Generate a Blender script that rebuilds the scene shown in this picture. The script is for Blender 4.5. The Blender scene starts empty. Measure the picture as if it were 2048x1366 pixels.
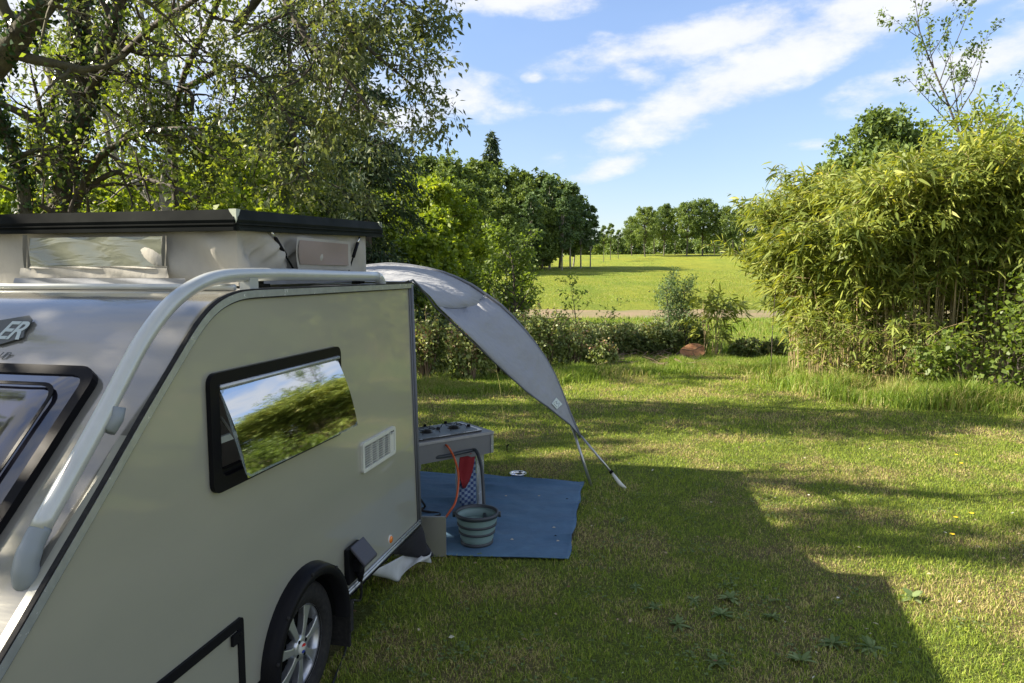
import bpy, math, random
import numpy as np
from mathutils import Vector, Matrix
from mathutils.geometry import tessellate_polygon

random.seed(7)
rng = np.random.default_rng(7)
C = bpy.context.scene.collection
S = bpy.context.scene

# ------------------------------------------------------------------ camera, sky, sun, exposure
FPX, CAM_H = 1420.0, 1.75
PITCH = math.atan(138 / FPX)
cam_d = bpy.data.cameras.new('camera'); cam = bpy.data.objects.new('camera', cam_d); C.objects.link(cam)
cam_d.sensor_width = 36; cam_d.lens = FPX / 2048 * 36; cam_d.clip_start = 0.05; cam_d.clip_end = 3000
cam.location = (0, 0, CAM_H); cam.rotation_euler = (math.pi / 2 - PITCH, 0, 0)
S.camera = cam
SUN_EL, SUN_AZ = math.radians(35.0), math.radians(269.0)      # azimuth clockwise from +Y: the sun stands to the left
S.view_settings.view_transform = 'Standard'; S.view_settings.look = 'None'
S.view_settings.exposure = 1.58; S.view_settings.gamma = 1.0; S.view_settings.use_curve_mapping = False
S.cycles.max_bounces = 8; S.cycles.transparent_max_bounces = 24; S.cycles.use_denoising = True
S.cycles.sample_clamp_indirect = 6.0

W = bpy.data.worlds.new('World'); S.world = W; W.use_nodes = True
nt = W.node_tree; nt.nodes.clear()
def wn(t, **k):
    n = nt.nodes.new(t)
    for a, b in k.items(): setattr(n, a, b)
    return n
def wm(op, a, b=None, c=None, clamp=False):
    n = nt.nodes.new('ShaderNodeMath'); n.operation = op; n.use_clamp = clamp
    for i, q in enumerate((a, b, c)):
        if q is None: continue
        if isinstance(q, (int, float)): n.inputs[i].default_value = q
        else: nt.links.new(q, n.inputs[i])
    return n.outputs[0]
out = wn('ShaderNodeOutputWorld'); bg = wn('ShaderNodeBackground'); bg.inputs[1].default_value = 0.15
sky = wn('ShaderNodeTexSky', sky_type='NISHITA', sun_disc=False, sun_elevation=SUN_EL, sun_rotation=SUN_AZ,
         altitude=100, air_density=1.0, dust_density=0.25, ozone_density=2.2)
tc = wn('ShaderNodeTexCoord'); sp = wn('ShaderNodeSeparateXYZ'); nt.links.new(tc.outputs['Generated'], sp.inputs[0])
X, Y, Z = sp.outputs
az = wm('ARCTAN2', X, Y)
hyp = wm('SQRT', wm('ADD', wm('MULTIPLY', X, X), wm('MULTIPLY', Y, Y)))
elv = wm('ARCTAN2', Z, hyp)
comb = wn('ShaderNodeCombineXYZ'); nt.links.new(az, comb.inputs[0]); nt.links.new(wm('MULTIPLY', elv, 2.1), comb.inputs[1])
warp = wn('ShaderNodeTexNoise'); warp.inputs['Scale'].default_value = 5.0; warp.inputs['Detail'].default_value = 4
nt.links.new(comb.outputs[0], warp.inputs['Vector'])
fine = wn('ShaderNodeTexNoise'); fine.inputs['Scale'].default_value = 8.5; fine.inputs['Detail'].default_value = 9; fine.inputs['Roughness'].default_value = 0.62
nt.links.new(comb.outputs[0], fine.inputs['Vector'])
big = wn('ShaderNodeTexNoise'); big.inputs['Scale'].default_value = 1.7; big.inputs['Detail'].default_value = 5
nt.links.new(comb.outputs[0], big.inputs['Vector'])
blobs = [(1500, 165, 330, 48, 21, 1.05), (1400, 95, 280, 36, 8, 1.0), (1790, 55, 330, 58, 16, 1.1), (1360, 255, 110, 26, 10, 0.75),
         (1035, 8, 165, 34, 0, 1.1), (905, 180, 135, 44, -10, 1.0), (830, 235, 90, 30, 0, 0.9), (1165, 214, 95, 13, 4, 0.8), (1215, 330, 85, 20, 14, 0.85),
         (1920, 185, 190, 40, 12, 1.0), (1068, 154, 24, 11, 0, 0.8), (1610, 302, 40, 9, 0, 0.5), (1245, 130, 70, 30, -30, 0.8),
         (200, 120, 520, 190, 10, 1.1), (560, 150, 300, 150, 0, 0.9), (2400, 150, 300, 90, 10, 1.0), (-700, 150, 500, 200, 5, 1.0)]
acc = None
for (cx, cy, rx, ry, ang, st) in blobs:
    a0, e0 = math.atan((cx - 1024) / FPX), (545 - cy) / FPX * 0.94
    c, s = math.cos(math.radians(ang)), math.sin(math.radians(ang))
    dx = wm('SUBTRACT', az, a0); dy = wm('SUBTRACT', elv, e0)
    p = wm('MULTIPLY', wm('ADD', wm('MULTIPLY', dx, c), wm('MULTIPLY', dy, s)), FPX / rx)
    q = wm('MULTIPLY', wm('SUBTRACT', wm('MULTIPLY', dy, c), wm('MULTIPLY', dx, s)), FPX / ry)
    d2 = wm('ADD', wm('MULTIPLY', p, p), wm('MULTIPLY', q, q))
    g = wm('MULTIPLY', wm('SUBTRACT', 1.38, wm('SQRT', d2), clamp=True), st)
    acc = g if acc is None else wm('MAXIMUM', acc, g)
outside = wm('MULTIPLY', wm('SUBTRACT', wm('ABSOLUTE', wm('SUBTRACT', az, 0.0)), 0.8, clamp=True), 2.0, clamp=True)
acc = wm('MAXIMUM', acc, wm('MULTIPLY', outside, wm('MULTIPLY', wm('SUBTRACT', big.outputs[0], 0.36, clamp=True), 5.0)))  # cloud cover out of view, thickened to raise the fill light
dens = wm('ADD', acc, wm('MULTIPLY', wm('SUBTRACT', fine.outputs[0], 0.5), 3.2))
dens = wm('ADD', dens, wm('MULTIPLY', wm('SUBTRACT', warp.outputs[0], 0.5), 0.9))
dens = wm('MULTIPLY', dens, wm('MULTIPLY', acc, 6.0, clamp=True))
mr = wn('ShaderNodeMapRange', interpolation_type='SMOOTHSTEP'); mr.inputs['From Min'].default_value = 0.04; mr.inputs['From Max'].default_value = 1.2; mr.inputs['To Max'].default_value = 0.93
nt.links.new(dens, mr.inputs['Value'])
cm = wn('ShaderNodeMix', data_type='RGBA'); cr = wn('ShaderNodeMix', data_type='RGBA')
nt.links.new(fine.outputs[0], cr.inputs[0]); cr.inputs[6].default_value = (1.85, 1.93, 2.12, 1); cr.inputs[7].default_value = (2.55, 2.55, 2.6, 1)
skm = wn('ShaderNodeMix', data_type='RGBA'); skm.blend_type = 'MULTIPLY'; skm.inputs[0].default_value = 1.0
skm.inputs[7].default_value = (0.575, 0.535, 0.55, 1)
grad = wm('ADD', 0.62, wm('MULTIPLY', elv, 1.15), clamp=True)      # deep blue clear-air sky down to the tree line
gv = wn('ShaderNodeVectorMath', operation='SCALE'); nt.links.new(sky.outputs[0], gv.inputs[0]); nt.links.new(grad, gv.inputs['Scale'])
nt.links.new(gv.outputs[0], skm.inputs[6])
haze_c = wn('ShaderNodeMix', data_type='RGBA')
nt.links.new(wm('MULTIPLY', wm('SUBTRACT', wm('MULTIPLY', wm('SUBTRACT', warp.outputs[0], 0.3), 0.6), wm('MULTIPLY', elv, 0.3)), 0.25, clamp=True), haze_c.inputs[0])
nt.links.new(skm.outputs[2], haze_c.inputs[6]); haze_c.inputs[7].default_value = (2.1, 2.4, 2.8, 1)
nt.links.new(mr.outputs[0], cm.inputs[0]); nt.links.new(haze_c.outputs[2], cm.inputs[6]); nt.links.new(cr.outputs[2], cm.inputs[7])
nt.links.new(cm.outputs[2], bg.inputs[0]); nt.links.new(bg.outputs[0], out.inputs[0])

sl = bpy.data.lights.new('sun', 'SUN'); sun = bpy.data.objects.new('sun', sl); C.objects.link(sun)
sl.energy = 4.7; sl.angle = math.radians(0.55); sl.color = (1.0, 0.90, 0.74)
to_sun = Vector((math.sin(SUN_AZ) * math.cos(SUN_EL), math.cos(SUN_AZ) * math.cos(SUN_EL), math.sin(SUN_EL)))
sun.rotation_euler = to_sun.to_track_quat('Z', 'Y').to_euler(); sun.location = (-20, 0, 20)

# ------------------------------------------------------------------ surveying helpers (photo pixel + known plane -> place in the world)
def ray(px, py):
    x = (px - 1024) / FPX; u = -(py - 683) / FPX
    return Vector((x, math.cos(PITCH) + u * math.sin(PITCH), u * math.cos(PITCH) - math.sin(PITCH)))
def gnd(px, py, z=0.0):
    r = ray(px, py); return Vector((0, 0, CAM_H)) + r * ((z - CAM_H) / r.z)
def at(px, py, y):
    r = ray(px, py); return Vector((0, 0, CAM_H)) + r * (y / r.y)
TH = math.radians(12.68)
DV = Vector((math.sin(TH), math.cos(TH), 0)); NV = Vector((math.cos(TH), -math.sin(TH), 0)); DN = -1.394
ORG = NV * DN                                   # caravan frame: x = along its side, y = into the body, z = up
def loc(p):
    q = p - ORG; return Vector((q.dot(DV), -q.dot(NV), p.z))
def wld(u, v, z): return ORG + DV * u - NV * v + Vector((0, 0, z))
def on_side(px, py, v=0.0):                     # point on the plane parallel to the caravan's side, v inside it
    r = ray(px, py); t = (DN - v) / (r.x * NV.x + r.y * NV.y); return loc(Vector((0, 0, CAM_H)) + r * t)
def on_plane(px, py, p0, n):                    # p0, n in the caravan frame
    p0w = wld(*p0); nw = DV * n[0] - NV * n[1] + Vector((0, 0, n[2])); r = ray(px, py); c = Vector((0, 0, CAM_H))
    return loc(c + r * ((p0w - c).dot(nw) / r.dot(nw)))

# ------------------------------------------------------------------ object helpers
def tag(o, label=None, cat=None, group=None, kind=None):
    if label: o['label'] = label
    if cat: o['category'] = cat
    if group: o['group'] = group
    if kind: o['kind'] = kind
    return o
def thing(name, label, cat, loc_=(0, 0, 0), rz=0.0, group=None):
    o = bpy.data.objects.new(name, None); C.objects.link(o); o.location = loc_; o.rotation_euler = (0, 0, rz)
    o.empty_display_size = 0.2
    return tag(o, label, cat, group)
def mesh(name, V, F, mat, parent=None, smooth=False):
    me = bpy.data.meshes.new(name); me.from_pydata([tuple(v) for v in V], [], [tuple(f) for f in F])
    me.validate(); me.update()
    if smooth: me.polygons.foreach_set('use_smooth', [True] * len(me.polygons))
    me.materials.append(mat)
    o = bpy.data.objects.new(name, me); C.objects.link(o)
    if parent: o.parent = parent
    return o
def npmesh(name, V, faces, mat, parent=None, var=None, smooth=False):
    """V (n,3); faces list of (m,k) int arrays of the same k; var per-face values"""
    me = bpy.data.meshes.new(name)
    V = np.ascontiguousarray(V, dtype=np.float32)
    me.vertices.add(len(V)); me.vertices.foreach_set('co', V.ravel())
    loops = np.concatenate([f.ravel() for f in faces]).astype(np.int32)
    tot = np.concatenate([np.full(len(f), f.shape[1]) for f in faces]).astype(np.int32)
    st = np.concatenate([[0], np.cumsum(tot)[:-1]]).astype(np.int32)
    me.loops.add(len(loops)); me.loops.foreach_set('vertex_index', loops)
    me.polygons.add(len(tot)); me.polygons.foreach_set('loop_start', st); me.polygons.foreach_set('loop_total', tot)
    if smooth: me.polygons.foreach_set('use_smooth', np.ones(len(tot), dtype=bool))
    me.update(calc_edges=True)
    if var is not None:
        a = me.attributes.new('var', 'FLOAT', 'FACE'); a.data.foreach_set('value', np.asarray(var, dtype=np.float32))
    me.materials.append(mat)
    o = bpy.data.objects.new(name, me); C.objects.link(o)
    if parent: o.parent = parent
    return o
def join(parts):
    V, F = [], []
    for v, f in parts:
        b = len(V); V += list(v); F += [tuple(i + b for i in q) for q in f]
    return V, F
def box(c, s, rz=0.0):
    V = []
    for sx in (-.5, .5):
        for sy in (-.5, .5):
            for sz in (-.5, .5):
                x, y = sx * s[0], sy * s[1]
                V.append((c[0] + x * math.cos(rz) - y * math.sin(rz), c[1] + x * math.sin(rz) + y * math.cos(rz), c[2] + sz * s[2]))
    return V, [(0, 1, 3, 2), (4, 6, 7, 5), (0, 4, 5, 1), (2, 3, 7, 6), (0, 2, 6, 4), (1, 5, 7, 3)]
def bevel(o, w, n=2):
    m = o.modifiers.new('bevel', 'BEVEL'); m.width = w; m.segments = n; m.limit_method = 'ANGLE'; return o
def tube(pts, r, n=10, caps=True):
    pts = [Vector(p) for p in pts]; rs = r if isinstance(r, (list, tuple)) else [r] * len(pts)
    V, F = [], []; prev = None
    for i, p in enumerate(pts):
        d = (pts[min(i + 1, len(pts) - 1)] - pts[max(i - 1, 0)]).normalized()
        if prev is None:
            a = d.cross(Vector((0, 0, 1)));
            if a.length < 0.1: a = d.cross(Vector((1, 0, 0)))
            a.normalize()
        else: a = (prev - d * prev.dot(d)).normalized()
        prev = a; b = d.cross(a)
        for k in range(n):
            t = 2 * math.pi * k / n; V.append(p + (a * math.cos(t) + b * math.sin(t)) * rs[i])
    for i in range(len(pts) - 1):
        for k in range(n):
            F.append((i * n + k, i * n + (k + 1) % n, (i + 1) * n + (k + 1) % n, (i + 1) * n + k))
    if caps: F.append(tuple(range(n - 1, -1, -1))); F.append(tuple((len(pts) - 1) * n + k for k in range(n)))
    return V, F
def smooth_path(pts, n=6):
    P = [Vector(p) for p in pts]; P = [P[0] * 2 - P[1]] + P + [P[-1] * 2 - P[-2]]; o = []
    for i in range(1, len(P) - 2):
        for k in range(n):
            t = k / n; a, b, c, d = P[i - 1], P[i], P[i + 1], P[i + 2]
            o.append(0.5 * ((2 * b) + (c - a) * t + (2 * a - 5 * b + 4 * c - d) * t * t + (3 * b - a - 3 * c + d) * t ** 3))
    o.append(P[-2]); return o
def lathe(prof, n=32, axis='z', c=(0, 0, 0)):
    """prof: list of (r, h)"""
    V, F = [], []
    for r, h in prof:
        for k in range(n):
            t = 2 * math.pi * k / n; x, y = r * math.cos(t), r * math.sin(t)
            V.append((c[0] + x, c[1] + y, c[2] + h) if axis == 'z' else (c[0] + x, c[1] + h, c[2] + y))
    for i in range(len(prof) - 1):
        for k in range(n): F.append((i * n + k, i * n + (k + 1) % n, (i + 1) * n + (k + 1) % n, (i + 1) * n + k))
    return V, F
def plate(outer, holes, f, t0, t1):
    """flat plate with holes; 2-d outline (a,b); f(a,b,t) -> point; t0 front, t1 back"""
    loops = [outer] + holes
    tris = tessellate_polygon([[Vector((a, b, 0)) for a, b in L] for L in loops])
    flat = [p for L in loops for p in L]; n = len(flat)
    V = [f(a, b, t0) for a, b in flat] + [f(a, b, t1) for a, b in flat]
    F = [tuple(t) for t in tris] + [tuple(i + n for i in reversed(t)) for t in tris]
    k = 0
    for L in loops:
        m = len(L)
        for i in range(m): F.append((k + i, k + (i + 1) % m, k + (i + 1) % m + n, k + i + n))
        k += m
    return V, F
def rrect(a0, b0, a1, b1, r, n=5):
    o = []
    for (cx, cy, s) in ((a1 - r, b1 - r, 0), (a0 + r, b1 - r, 90), (a0 + r, b0 + r, 180), (a1 - r, b0 + r, 270)):
        for k in range(n + 1):
            t = math.radians(s + 90 * k / n); o.append((cx + r * math.cos(t), cy + r * math.sin(t)))
    return o

# ------------------------------------------------------------------ materials
def mat(name, col, rough=0.5, metal=0.0, coat=0.0, spec=0.5, noise=None, bump=None, col2=None, sheen=0.0, stretch=(1, 1, 1)):
    m = bpy.data.materials.new(name); m.use_nodes = True; t = m.node_tree; b = t.nodes['Principled BSDF']
    b.inputs['Base Color'].default_value = (*col, 1); b.inputs['Roughness'].default_value = rough; b.inputs['Metallic'].default_value = metal
    b.inputs['Coat Weight'].default_value = coat; b.inputs['Coat Roughness'].default_value = 0.04; b.inputs['Specular IOR Level'].default_value = spec
    if noise or bump:
        tcn = t.nodes.new('ShaderNodeTexCoord'); mp = t.nodes.new('ShaderNodeMapping'); mp.inputs['Scale'].default_value = stretch
        t.links.new(tcn.outputs['Object'], mp.inputs[0])
    if noise:
        nz = t.nodes.new('ShaderNodeTexNoise'); nz.inputs['Scale'].default_value = noise; nz.inputs['Detail'].default_value = 6; nz.inputs['Roughness'].default_value = .6
        t.links.new(mp.outputs[0], nz.inputs['Vector'])
        r = t.nodes.new('ShaderNodeValToRGB'); r.color_ramp.elements[0].position = .32; r.color_ramp.elements[1].position = .68
        c2 = col2 or tuple(c * .8 for c in col)
        r.color_ramp.elements[0].color = (*c2, 1); r.color_ramp.elements[1].color = (*col, 1)
        t.links.new(nz.outputs[0], r.inputs[0]); t.links.new(r.outputs[0], b.inputs['Base Color'])
        rr = t.nodes.new('ShaderNodeMapRange'); rr.inputs['To Min'].default_value = rough * .8; rr.inputs['To Max'].default_value = min(1, rough * 1.25)
        t.links.new(nz.outputs[0], rr.inputs[0]); t.links.new(rr.outputs[0], b.inputs['Roughness'])
    if bump:
        n2 = t.nodes.new('ShaderNodeTexNoise'); n2.inputs['Scale'].default_value = bump[0]; n2.inputs['Detail'].default_value = 5
        t.links.new(mp.outputs[0], n2.inputs['Vector'])
        bp = t.nodes.new('ShaderNodeBump'); bp.inputs['Strength'].default_value = bump[1]; bp.inputs['Distance'].default_value = bump[2]
        t.links.new(n2.outputs[0], bp.inputs['Height']); t.links.new(bp.outputs[0], b.inputs['Normal'])
    return m
def leafmat(name, stops, trans=0.35, rough=0.5, tcol=None, spec=0.35, patch=None):
    """stops: list of (pos, rgb) over the per-leaf value"""
    m = bpy.data.materials.new(name); m.use_nodes = True; t = m.node_tree; b = t.nodes['Principled BSDF']; o = t.nodes['Material Output']
    a = t.nodes.new('ShaderNodeAttribute'); a.attribute_name = 'var'
    r = t.nodes.new('ShaderNodeValToRGB')
    while len(r.color_ramp.elements) < len(stops): r.color_ramp.elements.new(.5)
    for e, (p, c) in zip(r.color_ramp.elements, stops): e.position = p; e.color = (*c, 1)
    val = a.outputs['Fac']
    if patch:                                    # slow drift in colour over the ground or the crown
        g = t.nodes.new('ShaderNodeNewGeometry'); nz = t.nodes.new('ShaderNodeTexNoise'); nz.inputs['Scale'].default_value = patch[0]; nz.inputs['Detail'].default_value = 4
        t.links.new(g.outputs['Position'], nz.inputs['Vector'])
        ma = t.nodes.new('ShaderNodeMath'); ma.operation = 'MULTIPLY_ADD'; ma.inputs[1].default_value = patch[1]; t.links.new(nz.outputs[0], ma.inputs[0])
        sb = t.nodes.new('ShaderNodeMath'); sb.operation = 'SUBTRACT'; sb.inputs[1].default_value = patch[1] * .5; t.links.new(val, sb.inputs[0])
        t.links.new(sb.outputs[0], ma.inputs[2]); val = ma.outputs[0]
    t.links.new(val, r.inputs[0]); t.links.new(r.outputs[0], b.inputs['Base Color'])
    b.inputs['Roughness'].default_value = rough; b.inputs['Specular IOR Level'].default_value = spec
    tr = t.nodes.new('ShaderNodeBsdfTranslucent'); mc = t.nodes.new('ShaderNodeMix'); mc.data_type = 'RGBA'; mc.blend_type = 'MULTIPLY'; mc.inputs[0].default_value = 1
    t.links.new(r.outputs[0], mc.inputs[6]); mc.inputs[7].default_value = (*(tcol or (1.9, 1.7, .7)), 1)
    t.links.new(mc.outputs[2], tr.inputs[0])
    mx = t.nodes.new('ShaderNodeMixShader'); mx.inputs[0].default_value = trans
    t.links.new(b.outputs[0], mx.inputs[1]); t.links.new(tr.outputs[0], mx.inputs[2]); t.links.new(mx.outputs[0], o.inputs[0])
    return m

M = {}
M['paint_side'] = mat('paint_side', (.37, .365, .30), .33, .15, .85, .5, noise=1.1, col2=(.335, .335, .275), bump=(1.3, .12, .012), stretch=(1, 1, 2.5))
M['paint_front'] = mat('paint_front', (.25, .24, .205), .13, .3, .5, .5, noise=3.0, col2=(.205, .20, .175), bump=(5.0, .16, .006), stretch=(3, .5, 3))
M['roof_skin'] = mat('roof_skin', (.42, .42, .39), .45, 0, .2)
M['alu'] = mat('aluminium', (.46, .49, .51), .25, .5, 0, .5, noise=30, col2=(.38, .41, .43))
M['rail'] = mat('rail_paint', (.50, .52, .49), .32, .25, .4, .5, noise=8, col2=(.44, .46, .43))
M['grey_plastic'] = mat('grey_plastic', (.22, .25, .26), .45)
M['black_plastic'] = mat('black_plastic', (.011, .011, .013), .3, spec=.05, noise=20, col2=(.012, .012, .013))
M['black_matt'] = mat('black_matt', (.008, .009, .009), .8, spec=.04, noise=4, col2=(.014, .016, .015))
M['rubber'] = mat('rubber', (.016, .016, .017), .8, spec=.2, noise=50, col2=(.03, .029, .027))
M['fascia'] = mat('fascia', (.010, .013, .011), .6, spec=.06, noise=9, col2=(.017, .02, .018))
M['fascia_corner'] = mat('fascia_corner', (.38, .42, .33), .5)
M['canvas'] = mat('canvas', (.40, .38, .325), .9, noise=3, col2=(.31, .295, .255), bump=(7, .75, .02), stretch=(1, 1, .6))
M['canvas_low'] = mat('canvas_low', (.30, .31, .32), .8, noise=8, bump=(25, .4, .004))
M['mesh_net'] = mat('mesh_net', (.27, .215, .18), .9, noise=6, col2=(.24, .19, .16), bump=(300, .4, .001))
M['zip_dark'] = mat('zip_dark', (.13, .125, .10), .8, noise=20)
M['rim'] = mat('rim_silver', (.58, .60, .62), .3, .75, .2, .5)
M['amber'] = mat('amber_lens', (.75, .20, .02), .25, 0, .6)
M['white_plastic'] = mat('white_plastic', (.62, .63, .56), .4, noise=12, col2=(.55, .56, .5))
M['dark_gap'] = mat('dark_gap', (.008, .008, .008), .9, spec=.05)  # near-black standing in for the shade inside gaps
M['interior'] = mat('interior', (.42, .38, .30), .7)
M['decal_dark'] = mat('decal_dark', (.07, .078, .078), .2, spec=.2)
M['decal_light'] = mat('decal_light', (.42, .48, .46), .3, spec=.2)
M['awning'] = mat('awning_cloth', (.275, .285, .30), .75, noise=2.2, col2=(.245, .255, .27), bump=(4, .8, .04), stretch=(1, 2.5, 1.4))
M['awning_edge'] = mat('awning_edge', (.13, .14, .16), .7)
M['steel'] = mat('pole_steel', (.45, .46, .45), .35, .8)
M['patch'] = mat('patch_cloth', (.55, .62, .58), .7)
M['mat_blue'] = mat('mat_blue', (.080, .160, .245), .75, noise=5, col2=(.052, .112, .185), bump=(6.5, .7, .03))
M['kitchen'] = mat('kitchen_grey', (.155, .16, .165), .5, noise=10, col2=(.14, .145, .15))
M['worktop'] = mat('worktop_grey', (.33, .33, .33), .45, noise=40, col2=(.29, .29, .29))
M['hob'] = mat('hob_black', (.03, .032, .036), .22, 0, .4)
M['cast'] = mat('cast_black', (.02, .02, .02), .5)
M['chrome'] = mat('chrome', (.75, .75, .74), .15, 1.0)
M['orange_hose'] = mat('orange_hose', (.50, .085, .02), .45)
M['dark_hose'] = mat('dark_hose', (.03, .038, .045), .45)
M['cable'] = mat('cable_black', (.012, .012, .012), .5)
M['bucket'] = mat('bucket_sage', (.19, .28, .265), .5, noise=9, col2=(.165, .25, .235))
M['bucket_dark'] = mat('bucket_dark', (.035, .042, .048), .5)
M['red_cloth'] = mat('red_cloth', (.20, .008, .012), .9, bump=(60, .5, .003))
M['black_cloth'] = mat('black_cloth', (.012, .012, .016), .85, bump=(14, .5, .01))
M['white_sheet'] = mat('white_sheet', (.58, .60, .60), .6, noise=5, col2=(.42, .44, .45), bump=(8, .4, .01))
M['sheet_metal'] = mat('sheet_metal', (.42, .42, .38), .38, .7, noise=6, col2=(.36, .36, .33), stretch=(1, 1, .3))
M['cut_wood'] = mat('cut_wood', (.55, .29, .14), .8, noise=7, col2=(.25, .10, .045))
M['bark'] = mat('bark', (.095, .078, .058), .9, noise=11, col2=(.035, .030, .024), bump=(22, .8, .02), stretch=(1, 1, .35))
M['bark_moss'] = mat('bark_moss', (.11, .105, .055), .95, noise=9, col2=(.035, .028, .02), bump=(20, .9, .03), stretch=(1, 1, .5))
M['bark_pale'] = mat('bark_pale', (.36, .34, .29), .85, noise=5, col2=(.14, .12, .10), bump=(20, .5, .01))
M['bark_far'] = mat('bark_far', (.09, .078, .06), .9)
M['culm'] = mat('culm', (.46, .35, .18), .5, noise=7, col2=(.17, .14, .07), stretch=(1, 1, .3))
M['dead'] = mat('dead_twigs', (.26, .19, .13), .9, noise=3, col2=(.13, .09, .06))
M['guy'] = mat('guy_line', (.55, .50, .15), .7)
M['yellow'] = mat('petal_yellow', (.80, .55, .02), .6)
M['pale_leaf'] = mat('dry_leaf', (.48, .42, .30), .8)

M['leaf_fore'] = leafmat('leaf_fore', [(0, (.065, .105, .026)), (.5, (.155, .21, .042)), (1, (.28, .32, .065))], .42, .42, (1.8, 1.75, .6), patch=(.9, .9))
M['leaf_willow'] = leafmat('leaf_willow', [(0, (.060, .090, .040)), (.6, (.135, .165, .065)), (1, (.24, .25, .10))], .38, .45, (1.7, 1.65, .7), patch=(.9, .7))
M['leaf_bright'] = leafmat('leaf_bright', [(0, (.085, .135, .020)), (.5, (.175, .245, .032)), (1, (.31, .36, .055))], .45, .5, (1.7, 1.6, .5), patch=(.6, .8))
M['leaf_ivy'] = leafmat('leaf_ivy', [(0, (0.013, 0.036, 0.010)), (1, (0.052, 0.098, 0.023))], .15, .3, spec=.3)
M['leaf_conifer'] = leafmat('leaf_conifer', [(0, (0.018, 0.042, 0.018)), (.6, (0.042, 0.075, 0.030)), (1, (0.090, 0.112, 0.045))], .12, .7)
M['leaf_wood'] = leafmat('leaf_wood', [(0, (.062, .105, .030)), (.5, (.125, .185, .045)), (1, (.21, .27, .065))], .28, .6, (1.6, 1.5, .6), patch=(.22, 1.3))
M['leaf_birch'] = leafmat('leaf_birch', [(0, (0.064, 0.115, 0.048)), (1, (0.152, 0.224, 0.088))], .25, .6, (1.5, 1.5, .7), patch=(.3, .8))
M['leaf_bamboo'] = leafmat('leaf_bamboo', [(0, (.075, .110, .026)), (.45, (.185, .235, .048)), (.82, (.35, .385, .085)), (.975, (.44, .42, .11)), (1, (.66, .42, .07))], .36, .5, (1.5, 1.4, .5), .3, patch=(.8, .35))
M['leaf_bramble'] = leafmat('leaf_bramble', [(0, (.11, .14, .055)), (.45, (.21, .27, .08)), (.85, (.36, .41, .15)), (1, (0.364, 0.210, 0.140))], .25, .45, (1.4, 1.4, .6), .5, patch=(1.1, .7))
M['leaf_under'] = leafmat('leaf_under', [(0, (.065, .095, .034)), (.6, (.14, .19, .06)), (1, (.28, .27, .12))], .2, .6, patch=(.7, 1.0))
M['leaf_weed'] = leafmat('leaf_weed', [(0, (.09, .14, .045)), (1, (.24, .30, .13))], .25, .85, spec=.08)
M['leaf_hazel'] = leafmat('leaf_hazel', [(0, (.085, .135, .028)), (1, (.20, .265, .06))], .45, .45, (1.6, 1.6, .5))

def grass_nodes(t, vec_out):
    """patchiness shared by turf and blades: returns dryness 0..1"""
    nz = t.nodes.new('ShaderNodeTexNoise'); nz.inputs['Scale'].default_value = 1.25; nz.inputs['Detail'].default_value = 5; nz.inputs['Roughness'].default_value = .62
    t.links.new(vec_out, nz.inputs['Vector'])
    mr_ = t.nodes.new('ShaderNodeMapRange'); mr_.inputs['From Min'].default_value = .46; mr_.inputs['From Max'].default_value = .60
    t.links.new(nz.outputs[0], mr_.inputs[0]); return mr_.outputs[0]
def blade_mat(name, green, dry, wet=.0, trans=.35):
    m = bpy.data.materials.new(name); m.use_nodes = True; t = m.node_tree; b = t.nodes['Principled BSDF']; o = t.nodes['Material Output']
    g = t.nodes.new('ShaderNodeNewGeometry'); d = grass_nodes(t, g.outputs['Position'])
    a = t.nodes.new('ShaderNodeAttribute'); a.attribute_name = 'var'
    r = t.nodes.new('ShaderNodeValToRGB'); els = r.color_ramp.elements
    while len(els) < len(green): els.new(.5)
    for e, (p, c) in zip(els, green): e.position = p; e.color = (*c, 1)
    t.links.new(a.outputs['Fac'], r.inputs[0])
    # a blade is dry when its own value is below the local dryness
    lt = t.nodes.new('ShaderNodeMath'); lt.operation = 'LESS_THAN'
    m3 = t.nodes.new('ShaderNodeMath'); m3.operation = 'MULTIPLY_ADD'; m3.inputs[1].default_value = .50; m3.inputs[2].default_value = .03; t.links.new(d, m3.inputs[0])
    fr = t.nodes.new('ShaderNodeMath'); fr.operation = 'FRACT'; mu = t.nodes.new('ShaderNodeMath'); mu.operation = 'MULTIPLY'; mu.inputs[1].default_value = 17.3
    t.links.new(a.outputs['Fac'], mu.inputs[0]); t.links.new(mu.outputs[0], fr.inputs[0])
    t.links.new(fr.outputs[0], lt.inputs[0]); t.links.new(m3.outputs[0], lt.inputs[1])
    mx = t.nodes.new('ShaderNodeMix'); mx.data_type = 'RGBA'; t.links.new(lt.outputs[0], mx.inputs[0]); t.links.new(r.outputs[0], mx.inputs[6]); mx.inputs[7].default_value = (*dry, 1)
    t.links.new(mx.outputs[2], b.inputs['Base Color']); b.inputs['Roughness'].default_value = .55; b.inputs['Specular IOR Level'].default_value = .3
    tr = t.nodes.new('ShaderNodeBsdfTranslucent'); mc = t.nodes.new('ShaderNodeMix'); mc.data_type = 'RGBA'; mc.blend_type = 'MULTIPLY'; mc.inputs[0].default_value = 1
    t.links.new(mx.outputs[2], mc.inputs[6]); mc.inputs[7].default_value = (1.5, 1.5, .8, 1); t.links.new(mc.outputs[2], tr.inputs[0])
    ms = t.nodes.new('ShaderNodeMixShader'); ms.inputs[0].default_value = trans
    t.links.new(b.outputs[0], ms.inputs[1]); t.links.new(tr.outputs[0], ms.inputs[2]); t.links.new(ms.outputs[0], o.inputs[0])
    return m
M['blade'] = blade_mat('blade', [(0, (.15, .22, .034)), (.5, (.25, .335, .044)), (1, (.37, .42, .062))], (.52, .44, .20))
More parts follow.
